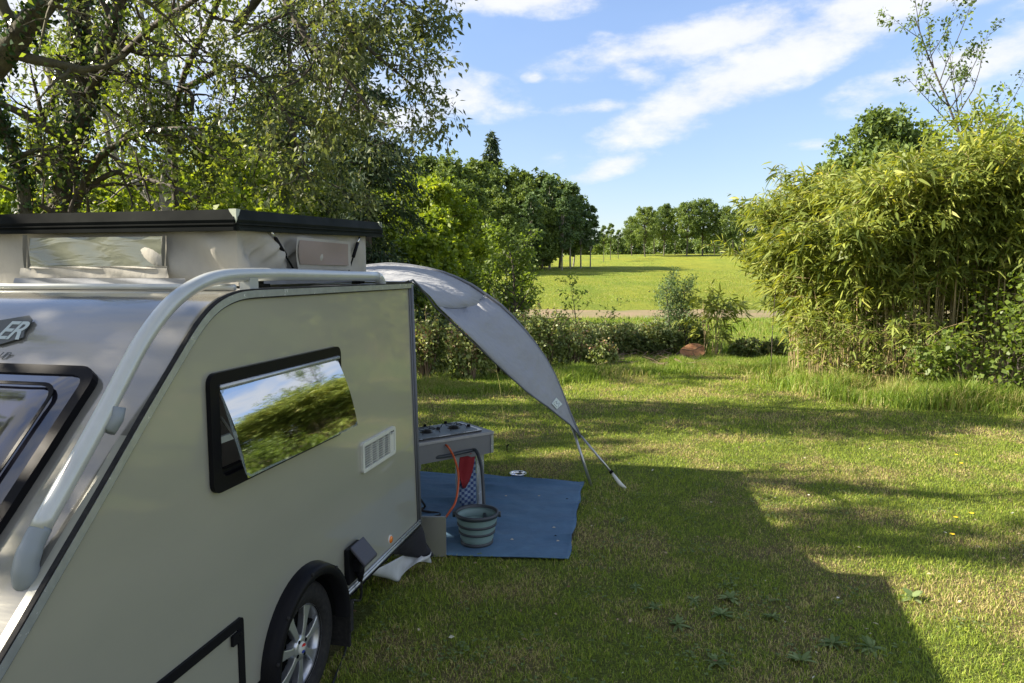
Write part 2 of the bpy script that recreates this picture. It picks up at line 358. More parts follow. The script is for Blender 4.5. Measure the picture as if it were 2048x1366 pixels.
M['tall_blade'] = blade_mat('tall_blade', [(0, (.10, .165, .025)), (.5, (.18, .27, .035)), (1, (.28, .36, .055))], (.36, .34, .13))

# ------------------------------------------------------------------ terrain
def hgt(x, y):
    x = np.asarray(x, float); y = np.asarray(y, float)
    z = np.zeros(np.broadcast(x, y).shape)
    z = np.where(y > 14.5, -.32 * (1 - np.cos(np.clip((y - 14.5) / 8, 0, 1) * math.pi)) / 2, z)
    z = np.where(y > 36, -.32 + (y - 36) * .0472 + .35 * np.sin((x + y) * .035), z)
    z = np.where(y > 36, z - .35 * np.sin((x + 36) * .035) * np.clip(1 - (y - 36) / 15, 0, 1), z)
    top = -.32 + (165 - 36) * .0472 + .35 * np.sin((x + 165) * .035)
    z = np.where(y > 165, top - (y - 165) * .012, z)
    z = z + np.where(y > 36, np.clip(-x - 5, 0, 60) * .012 * np.clip((y - 36) / 40, 0, 1), 0)
    return z
def H(x, y): return float(hgt(x, y))
M['ground'] = bpy.data.materials.new('ground'); M['ground'].use_nodes = True
t = M['ground'].node_tree; b = t.nodes['Principled BSDF']; g = t.nodes.new('ShaderNodeNewGeometry')
dr = grass_nodes(t, g.outputs['Position'])
def N2(scale, det=6, ro=.65, sc=None):
    n = t.nodes.new('ShaderNodeTexNoise'); n.inputs['Scale'].default_value = scale; n.inputs['Detail'].default_value = det; n.inputs['Roughness'].default_value = ro
    if sc:
        mp = t.nodes.new('ShaderNodeMapping'); mp.inputs['Scale'].default_value = sc; t.links.new(g.outputs['Position'], mp.inputs[0]); t.links.new(mp.outputs[0], n.inputs['Vector'])
    else: t.links.new(g.outputs['Position'], n.inputs['Vector'])
    return n.outputs[0]
def MX(f, a, b2):
    m_ = t.nodes.new('ShaderNodeMix'); m_.data_type = 'RGBA'
    for i, q in ((0, f), (6, a), (7, b2)):
        if isinstance(q, (int, float)): m_.inputs[i].default_value = q
        elif isinstance(q, tuple): m_.inputs[i].default_value = (*q, 1)
        else: t.links.new(q, m_.inputs[i])
    return m_.outputs[2]
def MR(v, a, b2, c=0., d=1.):
    m_ = t.nodes.new('ShaderNodeMapRange'); m_.inputs[1].default_value = a; m_.inputs[2].default_value = b2; m_.inputs[3].default_value = c; m_.inputs[4].default_value = d
    t.links.new(v, m_.inputs[0]); return m_.outputs[0]
sep = t.nodes.new('ShaderNodeSeparateXYZ'); t.links.new(g.outputs['Position'], sep.inputs[0])
lawn = MX(MR(N2(60), .35, .65), (.10, .13, .035), (.21, .24, .06))
lawn = MX(dr, lawn, MX(N2(35), (.28, .22, .11), (.16, .13, .065)))
mead = MX(MR(N2(.35, 7, .6, (1, .45, 1)), .38, .62), (.16, .215, .03), (.27, .29, .04))
mead = MX(MR(N2(2.2, 6, .75, (1, .35, 1)), .35, .7, 0, .75), mead, (.19, .24, .04))
mead = MX(MR(N2(.08, 3, .5, (1, .6, 1)), .42, .62, 0, .5), mead, (.25, .25, .03))
mead = MX(MR(N2(9, 8, .8, (1, .25, 1)), .52, .75, 0, .55), mead, (.12, .17, .03))
col = MX(MR(sep.outputs[1], 14.5, 18), lawn, mead)
t.links.new(col, b.inputs['Base Color']); b.inputs['Roughness'].default_value = .95; b.inputs['Specular IOR Level'].default_value = .1
bp = t.nodes.new('ShaderNodeBump'); bp.inputs['Strength'].default_value = .8; bp.inputs['Distance'].default_value = .05; t.links.new(N2(25, 6, .8), bp.inputs['Height'])
bp2 = t.nodes.new('ShaderNodeBump'); bp2.inputs['Strength'].default_value = .9; bp2.inputs['Distance'].default_value = .5; t.links.new(N2(1.5, 8, .75), bp2.inputs['Height'])
t.links.new(bp.outputs[0], bp2.inputs['Normal']); t.links.new(bp2.outputs[0], b.inputs['Normal'])
xs = np.unique(np.concatenate([np.linspace(-900, -60, 16), np.linspace(-60, 60, 61), np.linspace(60, 900, 16)]))
ys = np.unique(np.concatenate([np.linspace(-200, -10, 8), np.linspace(-10, 14, 13), np.linspace(14.5, 36, 24), np.linspace(37, 180, 72), np.linspace(190, 1500, 20)]))
gx, gy = np.meshgrid(xs, ys); V = np.stack([gx.ravel(), gy.ravel(), hgt(gx, gy).ravel()], 1)
nx = len(xs); i, j = np.meshgrid(np.arange(nx - 1), np.arange(len(ys) - 1)); a = (j * nx + i).ravel()
go = npmesh('ground', V, [np.stack([a, a + 1, a + nx + 1, a + nx], 1)], M['ground'], smooth=True); tag(go, kind='structure')
# bare earth track below the meadow
M['track'] = mat('track_earth', (.25, .17, .105), .95, noise=.9, col2=(.15, .145, .05), bump=(7, .8, .06), stretch=(.5, 1, 1))
V, F = [], []
for k in range(81):
    x = -24 + k * .8; w0 = 31.8 + .25 * math.sin(x * .9) + .12 * math.sin(x * 2.7); w1 = 37.3 + .3 * math.sin(x * .7 + 1) + .15 * math.sin(x * 3.1)
    for q in range(5):
        y = w0 + (w1 - w0) * q / 4; V.append((x, y, H(x, y) + .03 + .02 * math.sin(q / 4 * math.pi)))
for k in range(80):
    for q in range(4): F.append((k * 5 + q, (k + 1) * 5 + q, (k + 1) * 5 + q + 1, k * 5 + q + 1))
tag(mesh('dirt_track', V, F, M['track'], smooth=True), kind='structure')

# ------------------------------------------------------------------ foliage machinery
def unit(a): return a / np.maximum(np.linalg.norm(a, axis=1, keepdims=True), 1e-9)
def leaf_arrays(P, D, Nn, L, Wd, droop=0.0, fold=.15):
    """kite-shaped leaves with a folded midrib: 4 corners each"""
    D = unit(D); Sd = unit(np.cross(D, Nn)); Nn = np.cross(Sd, D)
    L = np.broadcast_to(L, len(P))[:, None]; Wd = np.broadcast_to(Wd, len(P))[:, None]; dz = np.zeros((len(P), 3)); dz[:, 2] = 1
    mid = P + D * L * .45 - dz * L * droop * .2
    V = np.stack([P, mid + Sd * Wd / 2 + Nn * Wd * fold, P + D * L - dz * L * droop, mid - Sd * Wd / 2 + Nn * Wd * fold], 1).reshape(-1, 3)
    n = np.arange(len(P)) * 4
    return V, np.stack([n, n + 1, n + 2, n + 3], 1)
def long_leaf_arrays(P, D, Nn, L, Wd, droop):
    D = unit(D); Sd = unit(np.cross(D, Nn)); L = np.broadcast_to(L, len(P))[:, None]; Wd = np.broadcast_to(Wd, len(P))[:, None]
    droop = np.broadcast_to(droop, len(P))[:, None]; dz = np.zeros((len(P), 3)); dz[:, 2] = 1
    def c(t_): return P + D * L * t_ - dz * L * droop * t_ * t_
    V = np.stack([c(0), c(.3) + Sd * Wd * .5, c(.3) - Sd * Wd * .5, c(.68) + Sd * Wd * .4, c(.68) - Sd * Wd * .4, c(1)], 1).reshape(-1, 3)
    n = np.arange(len(P)) * 6
    return V, np.stack([n, n + 1, n + 2], 1), np.stack([n + 1, n + 3, n + 4, n + 2], 1), np.stack([n + 3, n + 5, n + 4], 1)
def rnd_dir(n, up=0.0):
    d = rng.normal(size=(n, 3)); d[:, 2] += up; return unit(d)

class Skel:
    """branching skeleton: tubes for wood, anchor points for leaves"""
    def __init__(s): s.paths = []; s.twigs = []
    def grow(s, p, d, L, r, lev, maxlev, kids=(5, 6, 7), wander=.18, up=.05, ratio=.62, spread=.9, start=.25, droop=0.0, nseg=None):
        nseg = nseg or (8 if lev == 0 else 5 if lev < maxlev else 3)
        pts = [p.copy()]; d = d.normalized(); st = L / nseg; dirs = [d.copy()]
        for k in range(nseg):
            d = (d + Vector((random.gauss(0, wander), random.gauss(0, wander), random.gauss(0, wander) + up - droop * lev))).normalized()
            pts.append(pts[-1] + d * st); dirs.append(d.copy())
        rr = [r * (1 - .8 * k / nseg) for k in range(nseg + 1)]
        s.paths.append((pts, rr, lev)); s.kids(pts, dirs, rr, L, lev, maxlev, kids, wander, up, ratio, spread, start, droop)
    def limb(s, pts, r0, r1, maxlev, kids, L=None, wander=.2, up=.05, ratio=.6, spread=.9, start=.1, droop=0.0, lev=0, scale=.45):
        P = smooth_path(pts, 4); n = len(P)
        rr = [r0 + (r1 - r0) * k / (n - 1) for k in range(n)]
        dirs = [(P[min(k + 1, n - 1)] - P[max(k - 1, 0)]).normalized() for k in range(n)]
        s.paths.append((P, rr, 0)); Lt = sum((P[k + 1] - P[k]).length for k in range(n - 1))
        s.kids(P, dirs, rr, L or Lt * scale / ratio, lev, maxlev, kids, wander, up, ratio, spread, start, droop)
    def kids(s, pts, dirs, rr, L, lev, maxlev, kids, wander, up, ratio, spread, start, droop):
        if lev >= maxlev:
            s.twigs.append((pts, rr)); return
        n = kids[min(lev, len(kids) - 1)]
        for q in range(n):
            f = start + (1 - start) * (q + random.random()) / n; x = f * (len(pts) - 1); k = min(int(x), len(pts) - 2); fr = x - k
            p = pts[k].lerp(pts[k + 1], fr); d0 = dirs[k + 1]
            a = Vector((random.gauss(0, 1), random.gauss(0, 1), random.gauss(0, 1))); a = (a - d0 * a.dot(d0)).normalized()
            d = (d0 * (1 - spread * .55) + a * spread).normalized()
            s.grow(p, d, L * ratio * random.uniform(.7, 1.2) * (1 - .45 * f), max(rr[k] * .55, .003), lev + 1, maxlev, kids, wander, up, ratio, spread, .15, droop)
        s.twigs.append((pts[-3:], rr[-3:]))
    def wood_mesh(s, name, m, parent, minr=0.0, sides=(9, 6, 4, 3)):
        V, F = [], []
        for pts, rr, lev in s.paths:
            if rr[0] < minr: continue
            v, f = tube(pts, rr, sides[min(lev, len(sides) - 1)], False); b_ = len(V); V += v; F += [tuple(i + b_ for i in q) for q in f]
        return npmesh(name, np.array([tuple(v) for v in V]), [np.array(F)], m, parent, smooth=True)
    def leaves(s, n_per, L, Wd, name, m, parent, jitter=.06, up=.3, droop=.2, hang=0.0, var=(0, 1)):
        A = np.array([[tuple(pts[i]) for i in (0, len(pts) // 2, -1)] for pts, _ in s.twigs]); k = len(A)
        idx = np.repeat(np.arange(k), n_per); f = rng.random(len(idx)) ** .8 * 2
        lo = np.minimum(f.astype(int), 1); fr = (f - lo)[:, None]
        P = A[idx, lo] * (1 - fr) + A[idx, lo + 1] * fr + rng.normal(size=(len(idx), 3)) * jitter
        ax = unit(A[idx, 2] - A[idx, 0] + 1e-6); D = unit(ax * .6 + rng.normal(size=P.shape) * .7); D[:, 2] -= hang
        Nn = rnd_dir(len(P), 1.2 if up else 0)
        sz = rng.uniform(.65, 1.2, len(P)); tone = rng.random(k)[idx] * .5
        v, fc = leaf_arrays(P, D, Nn, L * sz, Wd * sz, droop)
        return npmesh(name, v, [fc], m, parent, var=np.clip(var[0] + (var[1] - var[0]) * (tone + rng.random(len(P)) * .5), 0, 1))

def ellipsoid_leaves(c, r, n, L, Wd, seed_lumps=12, shell=.75, lump=.45, flat=False, hang=.1):
    """leaf clumps spread through a lumpy crown; returns arrays"""
    lump_d = rnd_dir(seed_lumps); c = np.array(c); r = np.array(r)
    ncl = max(6, n // 14); d = rnd_dir(ncl); rad = shell + (1 - shell) * rng.random(ncl) ** .5; rad = np.where(rng.random(ncl) < .25, rng.random(ncl) ** .6, rad)
    amp = 1 - lump * (1 - np.max(np.clip(d @ lump_d.T, 0, 1) ** 6, axis=1))
    cc = c + d * r * (rad * amp)[:, None]
    idx = rng.integers(0, ncl, n); P = cc[idx] + rng.normal(size=(n, 3)) * np.mean(r) * .085
    D = unit(d[idx] * .4 + rng.normal(size=(n, 3))); D[:, 2] -= hang
    sz = rng.uniform(.6, 1.25, n)
    return leaf_arrays(P, D, rnd_dir(n, .8), L * sz, Wd * sz, .15) + (np.clip(rng.random(ncl)[idx] * .6 + rng.random(n) * .4, 0, 1),)
def merge(ls):
    V = []; Fq = []; va = []; b_ = 0
    for v, f, w in ls: V.append(v); Fq.append(f + b_); va.append(w); b_ += len(v)
    return np.concatenate(V), np.concatenate(Fq), np.concatenate(va)

# ================================================================== CARAVAN
cv = thing('caravan', 'small silver-grey caravan with raised pop-up roof, parked on the lawn', 'caravan', ORG, math.pi / 2 - TH)
PW = 2.0
prof = [(.62, .31), (.60, .40), (.66, .46), (.80, .575), (1.0, .765), (1.177, .925), (1.314, 1.058), (1.473, 1.213), (1.622, 1.362), (1.70, 1.438), (1.77, 1.505),
        (1.83, 1.562), (1.888, 1.610), (1.95, 1.648), (2.016, 1.672), (2.09, 1.686), (2.17, 1.690)]
rear = [(3.664, 1.690), (3.752, .31)]
arch_c, arch_r = (2.447, .285), .275
arch_pts = [(arch_c[0] + arch_r * math.cos(math.radians(a)), arch_c[1] + arch_r * math.sin(math.radians(a))) for a in range(6, 175, 12)]
outer = prof + rear + arch_pts
WIN = (1.900, 1.056, 2.788, 1.438)
hole = rrect(WIN[0] + .045, WIN[1] + .045, WIN[2] - .04, WIN[3] - .04, .03)
f_side = lambda a_, b_, t_: (a_, t_, b_)
v, f = plate(outer, [hole], f_side, 0.0, .03)
mesh('side_panel', v, f, M['paint_side'], cv)
v, f = plate(prof + rear, [rrect(1.95, 1.1, 2.75, 1.4, .03)], f_side, PW - .03, PW)
tag(mesh('side_panel', v, f, M['paint_side'], cv), 'far side panel')
# front skin (nose and slope), roof skin, rear skin, floor
def strip(pr, v0, v1, nv=1, off=0.0):
    V, F = [], []
    for k, (a_, b_) in enumerate(pr):
        p0, p1 = pr[max(k - 1, 0)], pr[min(k + 1, len(pr) - 1)]; tx, tz = p1[0] - p0[0], p1[1] - p0[1]; l = math.hypot(tx, tz)
        for q in range(nv + 1): V.append((a_ - tz / l * off, v0 + (v1 - v0) * q / nv, b_ + tx / l * off))
    for k in range(len(pr) - 1):
        for q in range(nv): F.append((k * (nv + 1) + q, (k + 1) * (nv + 1) + q, (k + 1) * (nv + 1) + q + 1, k * (nv + 1) + q + 1))
    return V, F
def resample(pr, n):
    P = [Vector((a_, 0, b_)) for a_, b_ in pr]; P = smooth_path(P, n); return [(p.x, p.z) for p in P]
pr_s = resample(prof, 4)
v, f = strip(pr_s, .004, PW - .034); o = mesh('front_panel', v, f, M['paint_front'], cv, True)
v, f = strip([prof[-1], rear[0]], .034, PW - .034); mesh('body_roof', v, f, M['roof_skin'], cv)
v, f = strip(rear, .034, PW - .034); mesh('rear_panel', v, f, M['paint_side'], cv)
v, f = strip([(3.75, .312), (.62, .312)], .034, PW - .034); mesh('floor_pan', v, f, M['black_matt'], cv)
# aluminium edge trim with black gaskets along the near edge
def ribbon(pr, v0, v1, inset, name, m, off):                       # lies on the side face, following the outline
    V, F = [], []
    for k, (a_, b_) in enumerate(pr):
        p0, p1 = pr[max(k - 1, 0)], pr[min(k + 1, len(pr) - 1)]; tx, tz = p1[0] - p0[0], p1[1] - p0[1]; l = math.hypot(tx, tz); nx_, nz_ = tz / l, -tx / l
        for (dn, dv) in ((inset[0], off[0]), (inset[1], off[0]), (inset[1], off[1]), (inset[0], off[1])): V.append((a_ + nx_ * dn, dv, b_ + nz_ * dn))
    for k in range(len(pr) - 1):
        for q in range(4): F.append((k * 4 + q, (k + 1) * 4 + q, (k + 1) * 4 + (q + 1) % 4, k * 4 + (q + 1) % 4))
    return mesh(name, V, F, m, cv, False)
edge = pr_s + [(2.4, 1.690), (2.8, 1.690), (3.2, 1.690), (3.655, 1.690)]
bot_i = 6
ribbon(edge[bot_i:], 0, 0, (.000, .024), 'edge_trim', M['alu'], (-.012, .0))
ribbon(edge[bot_i:], 0, 0, (.024, .029), 'edge_seal', M['rubber'], (-.008, .0))
ribbon(edge[bot_i:70], 0, 0, (-.005, .001), 'edge_seal', M['rubber'], (-.011, .003))
# rear corner strip and bottom rails
v, f = join([tube([(3.668, -.006, 1.685), (3.757, -.006, .31)], .011, 8), tube([(3.640, -.004, 1.67), (3.73, -.004, .33)], .005, 6)])
mesh('corner_trim', v, f, M['awning_edge'], cv, True)
for (z0, rr_, mm) in ((.333, .006, 'alu'), (.318, .008, 'alu'), (.304, .007, 'black_plastic')):
    v, f = tube([(2.80, -.008, z0), (3.748, -.008, z0)], rr_, 8); mesh('bottom_rail', v, f, M[mm], cv, True)
# side window
sw = mesh('side_window', *plate(rrect(*WIN, .035), [hole], f_side, -.016, .02), M['black_plastic'], cv); bevel(sw, .005)
v, f = plate(rrect(WIN[0] + .045, WIN[1] + .045, WIN[2] - .04, WIN[3] - .04, .03), [rrect(WIN[0] + .060, WIN[1] + .060, WIN[2] - .055, WIN[3] - .052, .025)], f_side, .006, .03)
mesh('inner_frame', v, f, M['black_plastic'], sw)
# acrylic pane swung outward from the top hinge
glass = bpy.data.materials.new('acrylic'); glass.use_nodes = True; t = glass.node_tree; t.nodes.clear()
og = t.nodes.new('ShaderNodeOutputMaterial'); gl = t.nodes.new('ShaderNodeBsdfGlossy'); gl.inputs['Roughness'].default_value = .035; gl.inputs[0].default_value = (.58, .61, .64, 1)
trn = t.nodes.new('ShaderNodeBsdfTransparent'); trn.inputs[0].default_value = (.45, .49, .49, 1); fr = t.nodes.new('ShaderNodeFresnel'); fr.inputs[0].default_value = 1.45
mxs = t.nodes.new('ShaderNodeMixShader'); t.links.new(fr.outputs[0], mxs.inputs[0]); t.links.new(trn.outputs[0], mxs.inputs[1]); t.links.new(gl.outputs[0], mxs.inputs[2]); t.links.new(mxs.outputs[0], og.inputs[0])
M['acrylic'] = glass
pu0, pu1, hz = WIN[0] + .052, WIN[2] - .030, WIN[3] - .052
tilt = math.radians(17.5); PL = .296
def pane_f(a_, s_, t_):                                             # s_ down the pane, t_ outward offset
    return (a_, -.012 - s_ * math.sin(tilt) - t_ * math.cos(tilt), hz - s_ * math.cos(tilt) + t_ * math.sin(tilt))
V, F = [], []; NU, NS = 24, 14
for jj in range(NS + 1):
    for ii in range(NU + 1):
        a_ = ii / NU; s_ = jj / NS; ed = min(a_, 1 - a_) * (pu1 - pu0); es = min(s_, 1 - s_) * PL; bulge = .011 * math.sin(math.pi * s_) + .002 * math.sin(math.pi * a_)
        V.append(pane_f(pu0 + (pu1 - pu0) * a_, s_ * PL, bulge))
for jj in range(NS):
    for ii in range(NU): k = jj * (NU + 1) + ii; F.append((k, k + 1, k + NU + 2, k + NU + 1))
mesh('window_pane', V, F, glass, sw, True)
v, f = plate(rrect(pu0, 0, pu1, PL, .02), [rrect(pu0 + .007, .007, pu1 - .007, PL - .007, .018)], pane_f, -.003, .002)
clr = bpy.data.materials.new('acrylic_edge'); clr.use_nodes = True; bb = clr.node_tree.nodes['Principled BSDF']; bb.inputs['Base Color'].default_value = (.35, .42, .42, 1); bb.inputs['Roughness'].default_value = .15; bb.inputs['Alpha'].default_value = .35
mesh('pane_edge', v, f, clr, sw)
mesh('hinge_strip', *tube([(pu0 - .004, -.016, hz + .005), (pu1 + .004, -.016, hz + .005)], .008, 8), M['alu'], sw, True)
for ua in (pu0 + .035, pu1 - .035):
    e = pane_f(ua, PL - .075, -.004)
    mesh('window_stay', *join([tube([(ua, .012, hz - .10), e], .005, 6), box((e[0], e[1] + .006, e[2] + .004), (.022, .016, .05))]), M['zip_dark'], sw)
mesh('window_catch', *join([box((2.40, -.005, WIN[1] + .062), (.05, .02, .016)), tube([(2.39, -.012, WIN[1] + .065), (2.375, -.04, WIN[1] + .105)], .006, 6)]), M['black_plastic'], sw)
# a roller blind edge and upholstered bench seen through the opening
mesh('blind_rail', *join([box((2.35, .05, 1.20), (.84, .012, .022)), ]), M['white_plastic'], cv)
mesh('inner_wall', *join([box((2.9, 1.0, 1.0), (.03, 1.85, 1.25)), box((1.9, 1.0, .8), (.5, 1.8, .3))]), M['interior'], cv)
# fridge vent
vu0, vz0, vu1, vz1 = 2.994, .818, 3.392, .961
vg = mesh('vent_grille', *plate(rrect(vu0, vz0, vu1, vz1, .015), [rrect(vu0 + .018, vz0 + .018, vu1 - .018, vz1 - .016, .006)], f_side, -.014, 0.002), M['white_plastic'], cv); bevel(vg, .003)
mesh('vent_gap_shade', *box(((vu0 + vu1) / 2, -.0009, (vz0 + vz1) / 2), (vu1 - vu0 - .034, .0014, vz1 - vz0 - .034)), M['dark_gap'], vg)  # black sheet laid on the panel as painted shade between the slats
slat_me = None
for k in range(9):
    z_ = vz0 + .0275 + k * .0117
    if slat_me is None:
        so = mesh('slat', *box(((vu0 + 3.318) / 2 + .01, -.0055, 0), (3.318 - vu0 - .018, .005, .0040)), M['white_plastic'], vg); slat_me = so.data
    else: so = bpy.data.objects.new('slat', slat_me); C.objects.link(so); so.parent = vg
    so.location = (0, 0, z_)
mesh('vent_latch', *join([box((3.321, -.008, (vz0 + vz1) / 2), (.006, .012, vz1 - vz0 - .036)), box((3.350, -.006, (vz0 + vz1) / 2 - .008), (.046, .010, vz1 - vz0 - .054)), box((3.35, -.010, vz1 - .028), (.03, .012, .004))]), M['white_plastic'], vg)
for k in range(3):
    uu = vu0 + .105 + k * .075; mesh('vent_rib', *box((uu, -.007, (vz0 + vz1) / 2), (.004, .010, vz1 - vz0 - .036)), M['white_plastic'], vg)
# marker light, socket, service hatch
v, f = lathe([(.0, -.012), (.014, -.011), (.019, -.006), (.020, 0)], 20, 'y', (3.326, 0, .378)); ml = mesh('marker_light', v, f, M['amber'], cv, True)
v, f = lathe([(.0195, -.004), (.024, -.003), (.024, .001)], 20, 'y', (3.326, 0, .378)); mesh('light_rim', v, f, M['white_plastic'], ml, True)
sk = bevel(mesh('power_socket', *join([box((2.868, -.012, .445), (.135, .026, .165)), box((2.868, -.034, .44), (.06, .05, .06))]), M['black_plastic'], cv), .006)
la = [(2.80, -.028, .530), (2.935, -.028, .530), (2.935, -.098, .452), (2.80, -.098, .452)]
V = la + [(a_, b_ - .006, c_ + .016) for a_, b_, c_ in la]
bevel(mesh('socket_lid', V, [(0, 1, 2, 3), (7, 6, 5, 4), (0, 4, 5, 1), (1, 5, 6, 2), (2, 6, 7, 3), (3, 7, 4, 0)], mat('lid_grey', (.05, .05, .065), .5), sk), .006)
hx0, hz0, hx1, hz1 = 1.25, .345, 2.035, .600
hf = mesh('service_hatch', *plate(rrect(hx0, hz0, hx1, hz1, .014), [rrect(hx0 + .032, hz0 + .032, hx1 - .032, hz1 - .032, .004)], f_side, -.010, .001), M['black_plastic'], cv); bevel(hf, .003)
mesh('hatch_panel', *box(((hx0 + hx1) / 2, -.001, (hz0 + hz1) / 2), (hx1 - hx0 - .064, .008, hz1 - hz0 - .064)), M['paint_side'], hf)
mesh('hatch_lock', *join([box((hx1 - .045, -.012, hz1 - .055), (.05, .010, .036)), lathe([(0, -.021), (.006, -.020), (.007, -.015)], 12, 'y', (hx1 - .03, 0, hz1 - .05))]), M['black_plastic'], hf)
# wheel arch flare, mudflap, wheel
V, F = [], []; secs = [(.262, .0), (.262, -.045), (.272, -.058), (.290, -.060), (.305, -.050), (.312, -.022), (.316, .0)]
angs = list(range(-4, 190, 6))
for a_ in angs:
    t_ = math.radians(a_)
    for (r_, w_) in secs: V.append((arch_c[0] + r_ * math.cos(t_), w_, arch_c[1] + r_ * math.sin(t_)))
ns = len(secs)
for k in range(len(angs) - 1):
    for q in range(ns - 1): F.append((k * ns + q, (k + 1) * ns + q, (k + 1) * ns + q + 1, k * ns + q + 1))
wa = mesh('wheel_arch', V, F, M['black_plastic'], cv, True)
V = [(arch_c[0] + .272 * math.cos(math.radians(a_)), w_, arch_c[1] + .272 * math.sin(math.radians(a_))) for a_ in angs for w_ in (0, .30)]; mesh('arch_liner', V, [(2 * k, 2 * k + 2, 2 * k + 3, 2 * k + 1) for k in range(len(angs) - 1)], M['black_matt'], wa, True)
for a_ in (55, 95, 135, 165):
    t_ = math.radians(a_); mesh('arch_screw', *lathe([(0, -.062), (.007, -.060), (.008, -.054)], 10, 'y', (arch_c[0] + .298 * math.cos(t_), 0, arch_c[1] + .298 * math.sin(t_))), M['rubber'], wa)
mesh('mudflap', *join([box((2.765, .06, .215), (.014, .20, .22)), box((2.775, -.03, .24), (.03, .03, .14))]), M['rubber'], cv)
wc = (2.447, .035, .262)
wh = mesh('wheel', *lathe([(.168, .10), (.150, .02), (.165, .0), (.172, -.012), (.165, -.02)], 40, 'y', wc), M['rim'], cv, True)
mesh('tyre', *lathe([(.166, -.012), (.175, -.030), (.205, -.036), (.238, -.032), (.255, -.018), (.262, .0), (.262, .10), (.255, .125), (.235, .14), (.17, .13)], 56, 'y', wc), M['rubber'], wh, True)
mesh('spoke_gap_shade', *lathe([(0, .06), (.165, .06)], 32, 'y', wc), M['dark_gap'], wh)  # black disc inside the rim, painted shade behind the spokes
v, f = [], []
sp_parts = []
for k in range(7):
    t0 = math.radians(k * 360 / 7 + 12)
    V = []
    for (r_, hw, y_) in ((.030, .016, -.018), (.075, .014, -.018), (.120, .019, -.014), (.160, .030, -.010)):
        cx, cz = wc[0] + r_ * math.cos(t0), wc[2] + r_ * math.sin(t0); tx, tz = -math.sin(t0), math.cos(t0)
        V += [(cx + tx * hw, wc[1] + y_, cz + tz * hw), (cx - tx * hw, wc[1] + y_, cz - tz * hw), (cx - tx * hw * .6, wc[1] + y_ + .032, cz - tz * hw * .6), (cx + tx * hw * .6, wc[1] + y_ + .032, cz + tz * hw * .6)]
    F = []
    for s_ in range(3):
        for q in range(4): F.append((s_ * 4 + q, s_ * 4 + (q + 1) % 4, (s_ + 1) * 4 + (q + 1) % 4, (s_ + 1) * 4 + q))
    bevel(mesh('spoke', V, F, M['rim'], wh), .004)
mesh('hub', *lathe([(0, -.020), (.030, -.021), (.046, -.019), (.052, -.008), (.052, .02)], 28, 'y', wc), M['rim'], wh, True)
for k in range(4):
    t0 = math.radians(k * 90 + 30); c_ = (wc[0] + .037 * math.cos(t0), wc[1] - .0205, wc[2] + .037 * math.sin(t0))
    mesh('wheel_bolt', *lathe([(0, -.002), (.0075, -.002), (.0085, .004)], 8, 'y', c_), M['black_matt'], wh)
hc = mesh('hub_cap', *lathe([(0, -.0275), (.022, -.0265), (.025, -.020)], 24, 'y', wc), M['white_plastic'], cv, True)
def arc_flat(r0, r1, a0, a1, y_, n=10):
    V, F = [], []
    for k in range(n + 1):
        t_ = math.radians(a0 + (a1 - a0) * k / n)
        for r_ in (r0, r1): V.append((wc[0] + r_ * math.cos(t_), wc[1] + y_, wc[2] + r_ * math.sin(t_)))
    for k in range(n): F.append((2 * k, 2 * k + 1, 2 * k + 3, 2 * k + 2))
    return V, F
mesh('red_mark', *arc_flat(.008, .019, 20, 130, -.0285), mat('mark_red', (.6, .02, .02), .4), hc)
mesh('blue_mark', *arc_flat(.008, .019, 215, 300, -.0285), mat('mark_blue', (.02, .05, .3), .4), hc)

# front window and lettering on the sloping front
FP0, FN = (1.622, 0.0, 1.362), (-.709, 0, .705)
FS = Vector((.705, 0, .709))                                        # up the slope
def slope(px, py):
    q = on_plane(px, py, FP0, FN); d_ = q - Vector(FP0); return (d_.dot(FS), q.y)
def f_slope(s_, v_, t_): return (FP0[0] + FS.x * s_ + FN[0] * t_, v_, FP0[2] + FS.z * s_ + FN[2] * t_)
s_top, v_r = slope(190, 742)[0], slope(197, 765)[1]
s_bot = -1.0
print('front window', s_top, v_r, slope(0, 1115), slope(0, 735))
v_r2 = max(.13, slope(0, 1115)[1]); v_r = max(v_r, .13)
fo = rrect(s_bot, v_r, s_top, PW - v_r, .06)
fi = rrect(s_bot + .032, v_r + .032, s_top - .032, PW - v_r - .032, .04)
f_slope2 = lambda a_, b_, t_: f_slope(a_, b_, -t_)
fw = bevel(mesh('front_window', *plate(fo, [fi], f_slope2, -.024, .03), M['black_plastic'], cv), .01)
V, F = [], []
for jj in range(17):
    for ii in range(33):
        a_, c_ = jj / 16, ii / 32; s_ = s_bot + .028 + (s_top - s_bot - .056) * a_; w_ = v_r + .028 + (PW - 2 * v_r - .056) * c_
        e = min(min(a_, 1 - a_) * (s_top - s_bot), min(c_, 1 - c_) * (PW - 2 * v_r)); V.append(f_slope(s_, w_, .018 + .022 * min(1, e / .10)))
for jj in range(16):
    for ii in range(32): k = jj * 33 + ii; F.append((k, k + 1, k + 34, k + 33))
mesh('window_pane', V, F, mat('smoked_glass', (.012, .012, .018), .09, 0, 1.0, .9, bump=(2.2, .25, .02)), fw, True)
v, f = plate(rrect(s_bot + .075, v_r + .075, s_top - .075, PW - v_r - .075, .05), [rrect(s_bot + .085, v_r + .085, s_top - .085, PW - v_r - .085, .05)], f_slope2, -.0425, -.0395)
mesh('pane_groove', v, f, M['black_plastic'], fw)
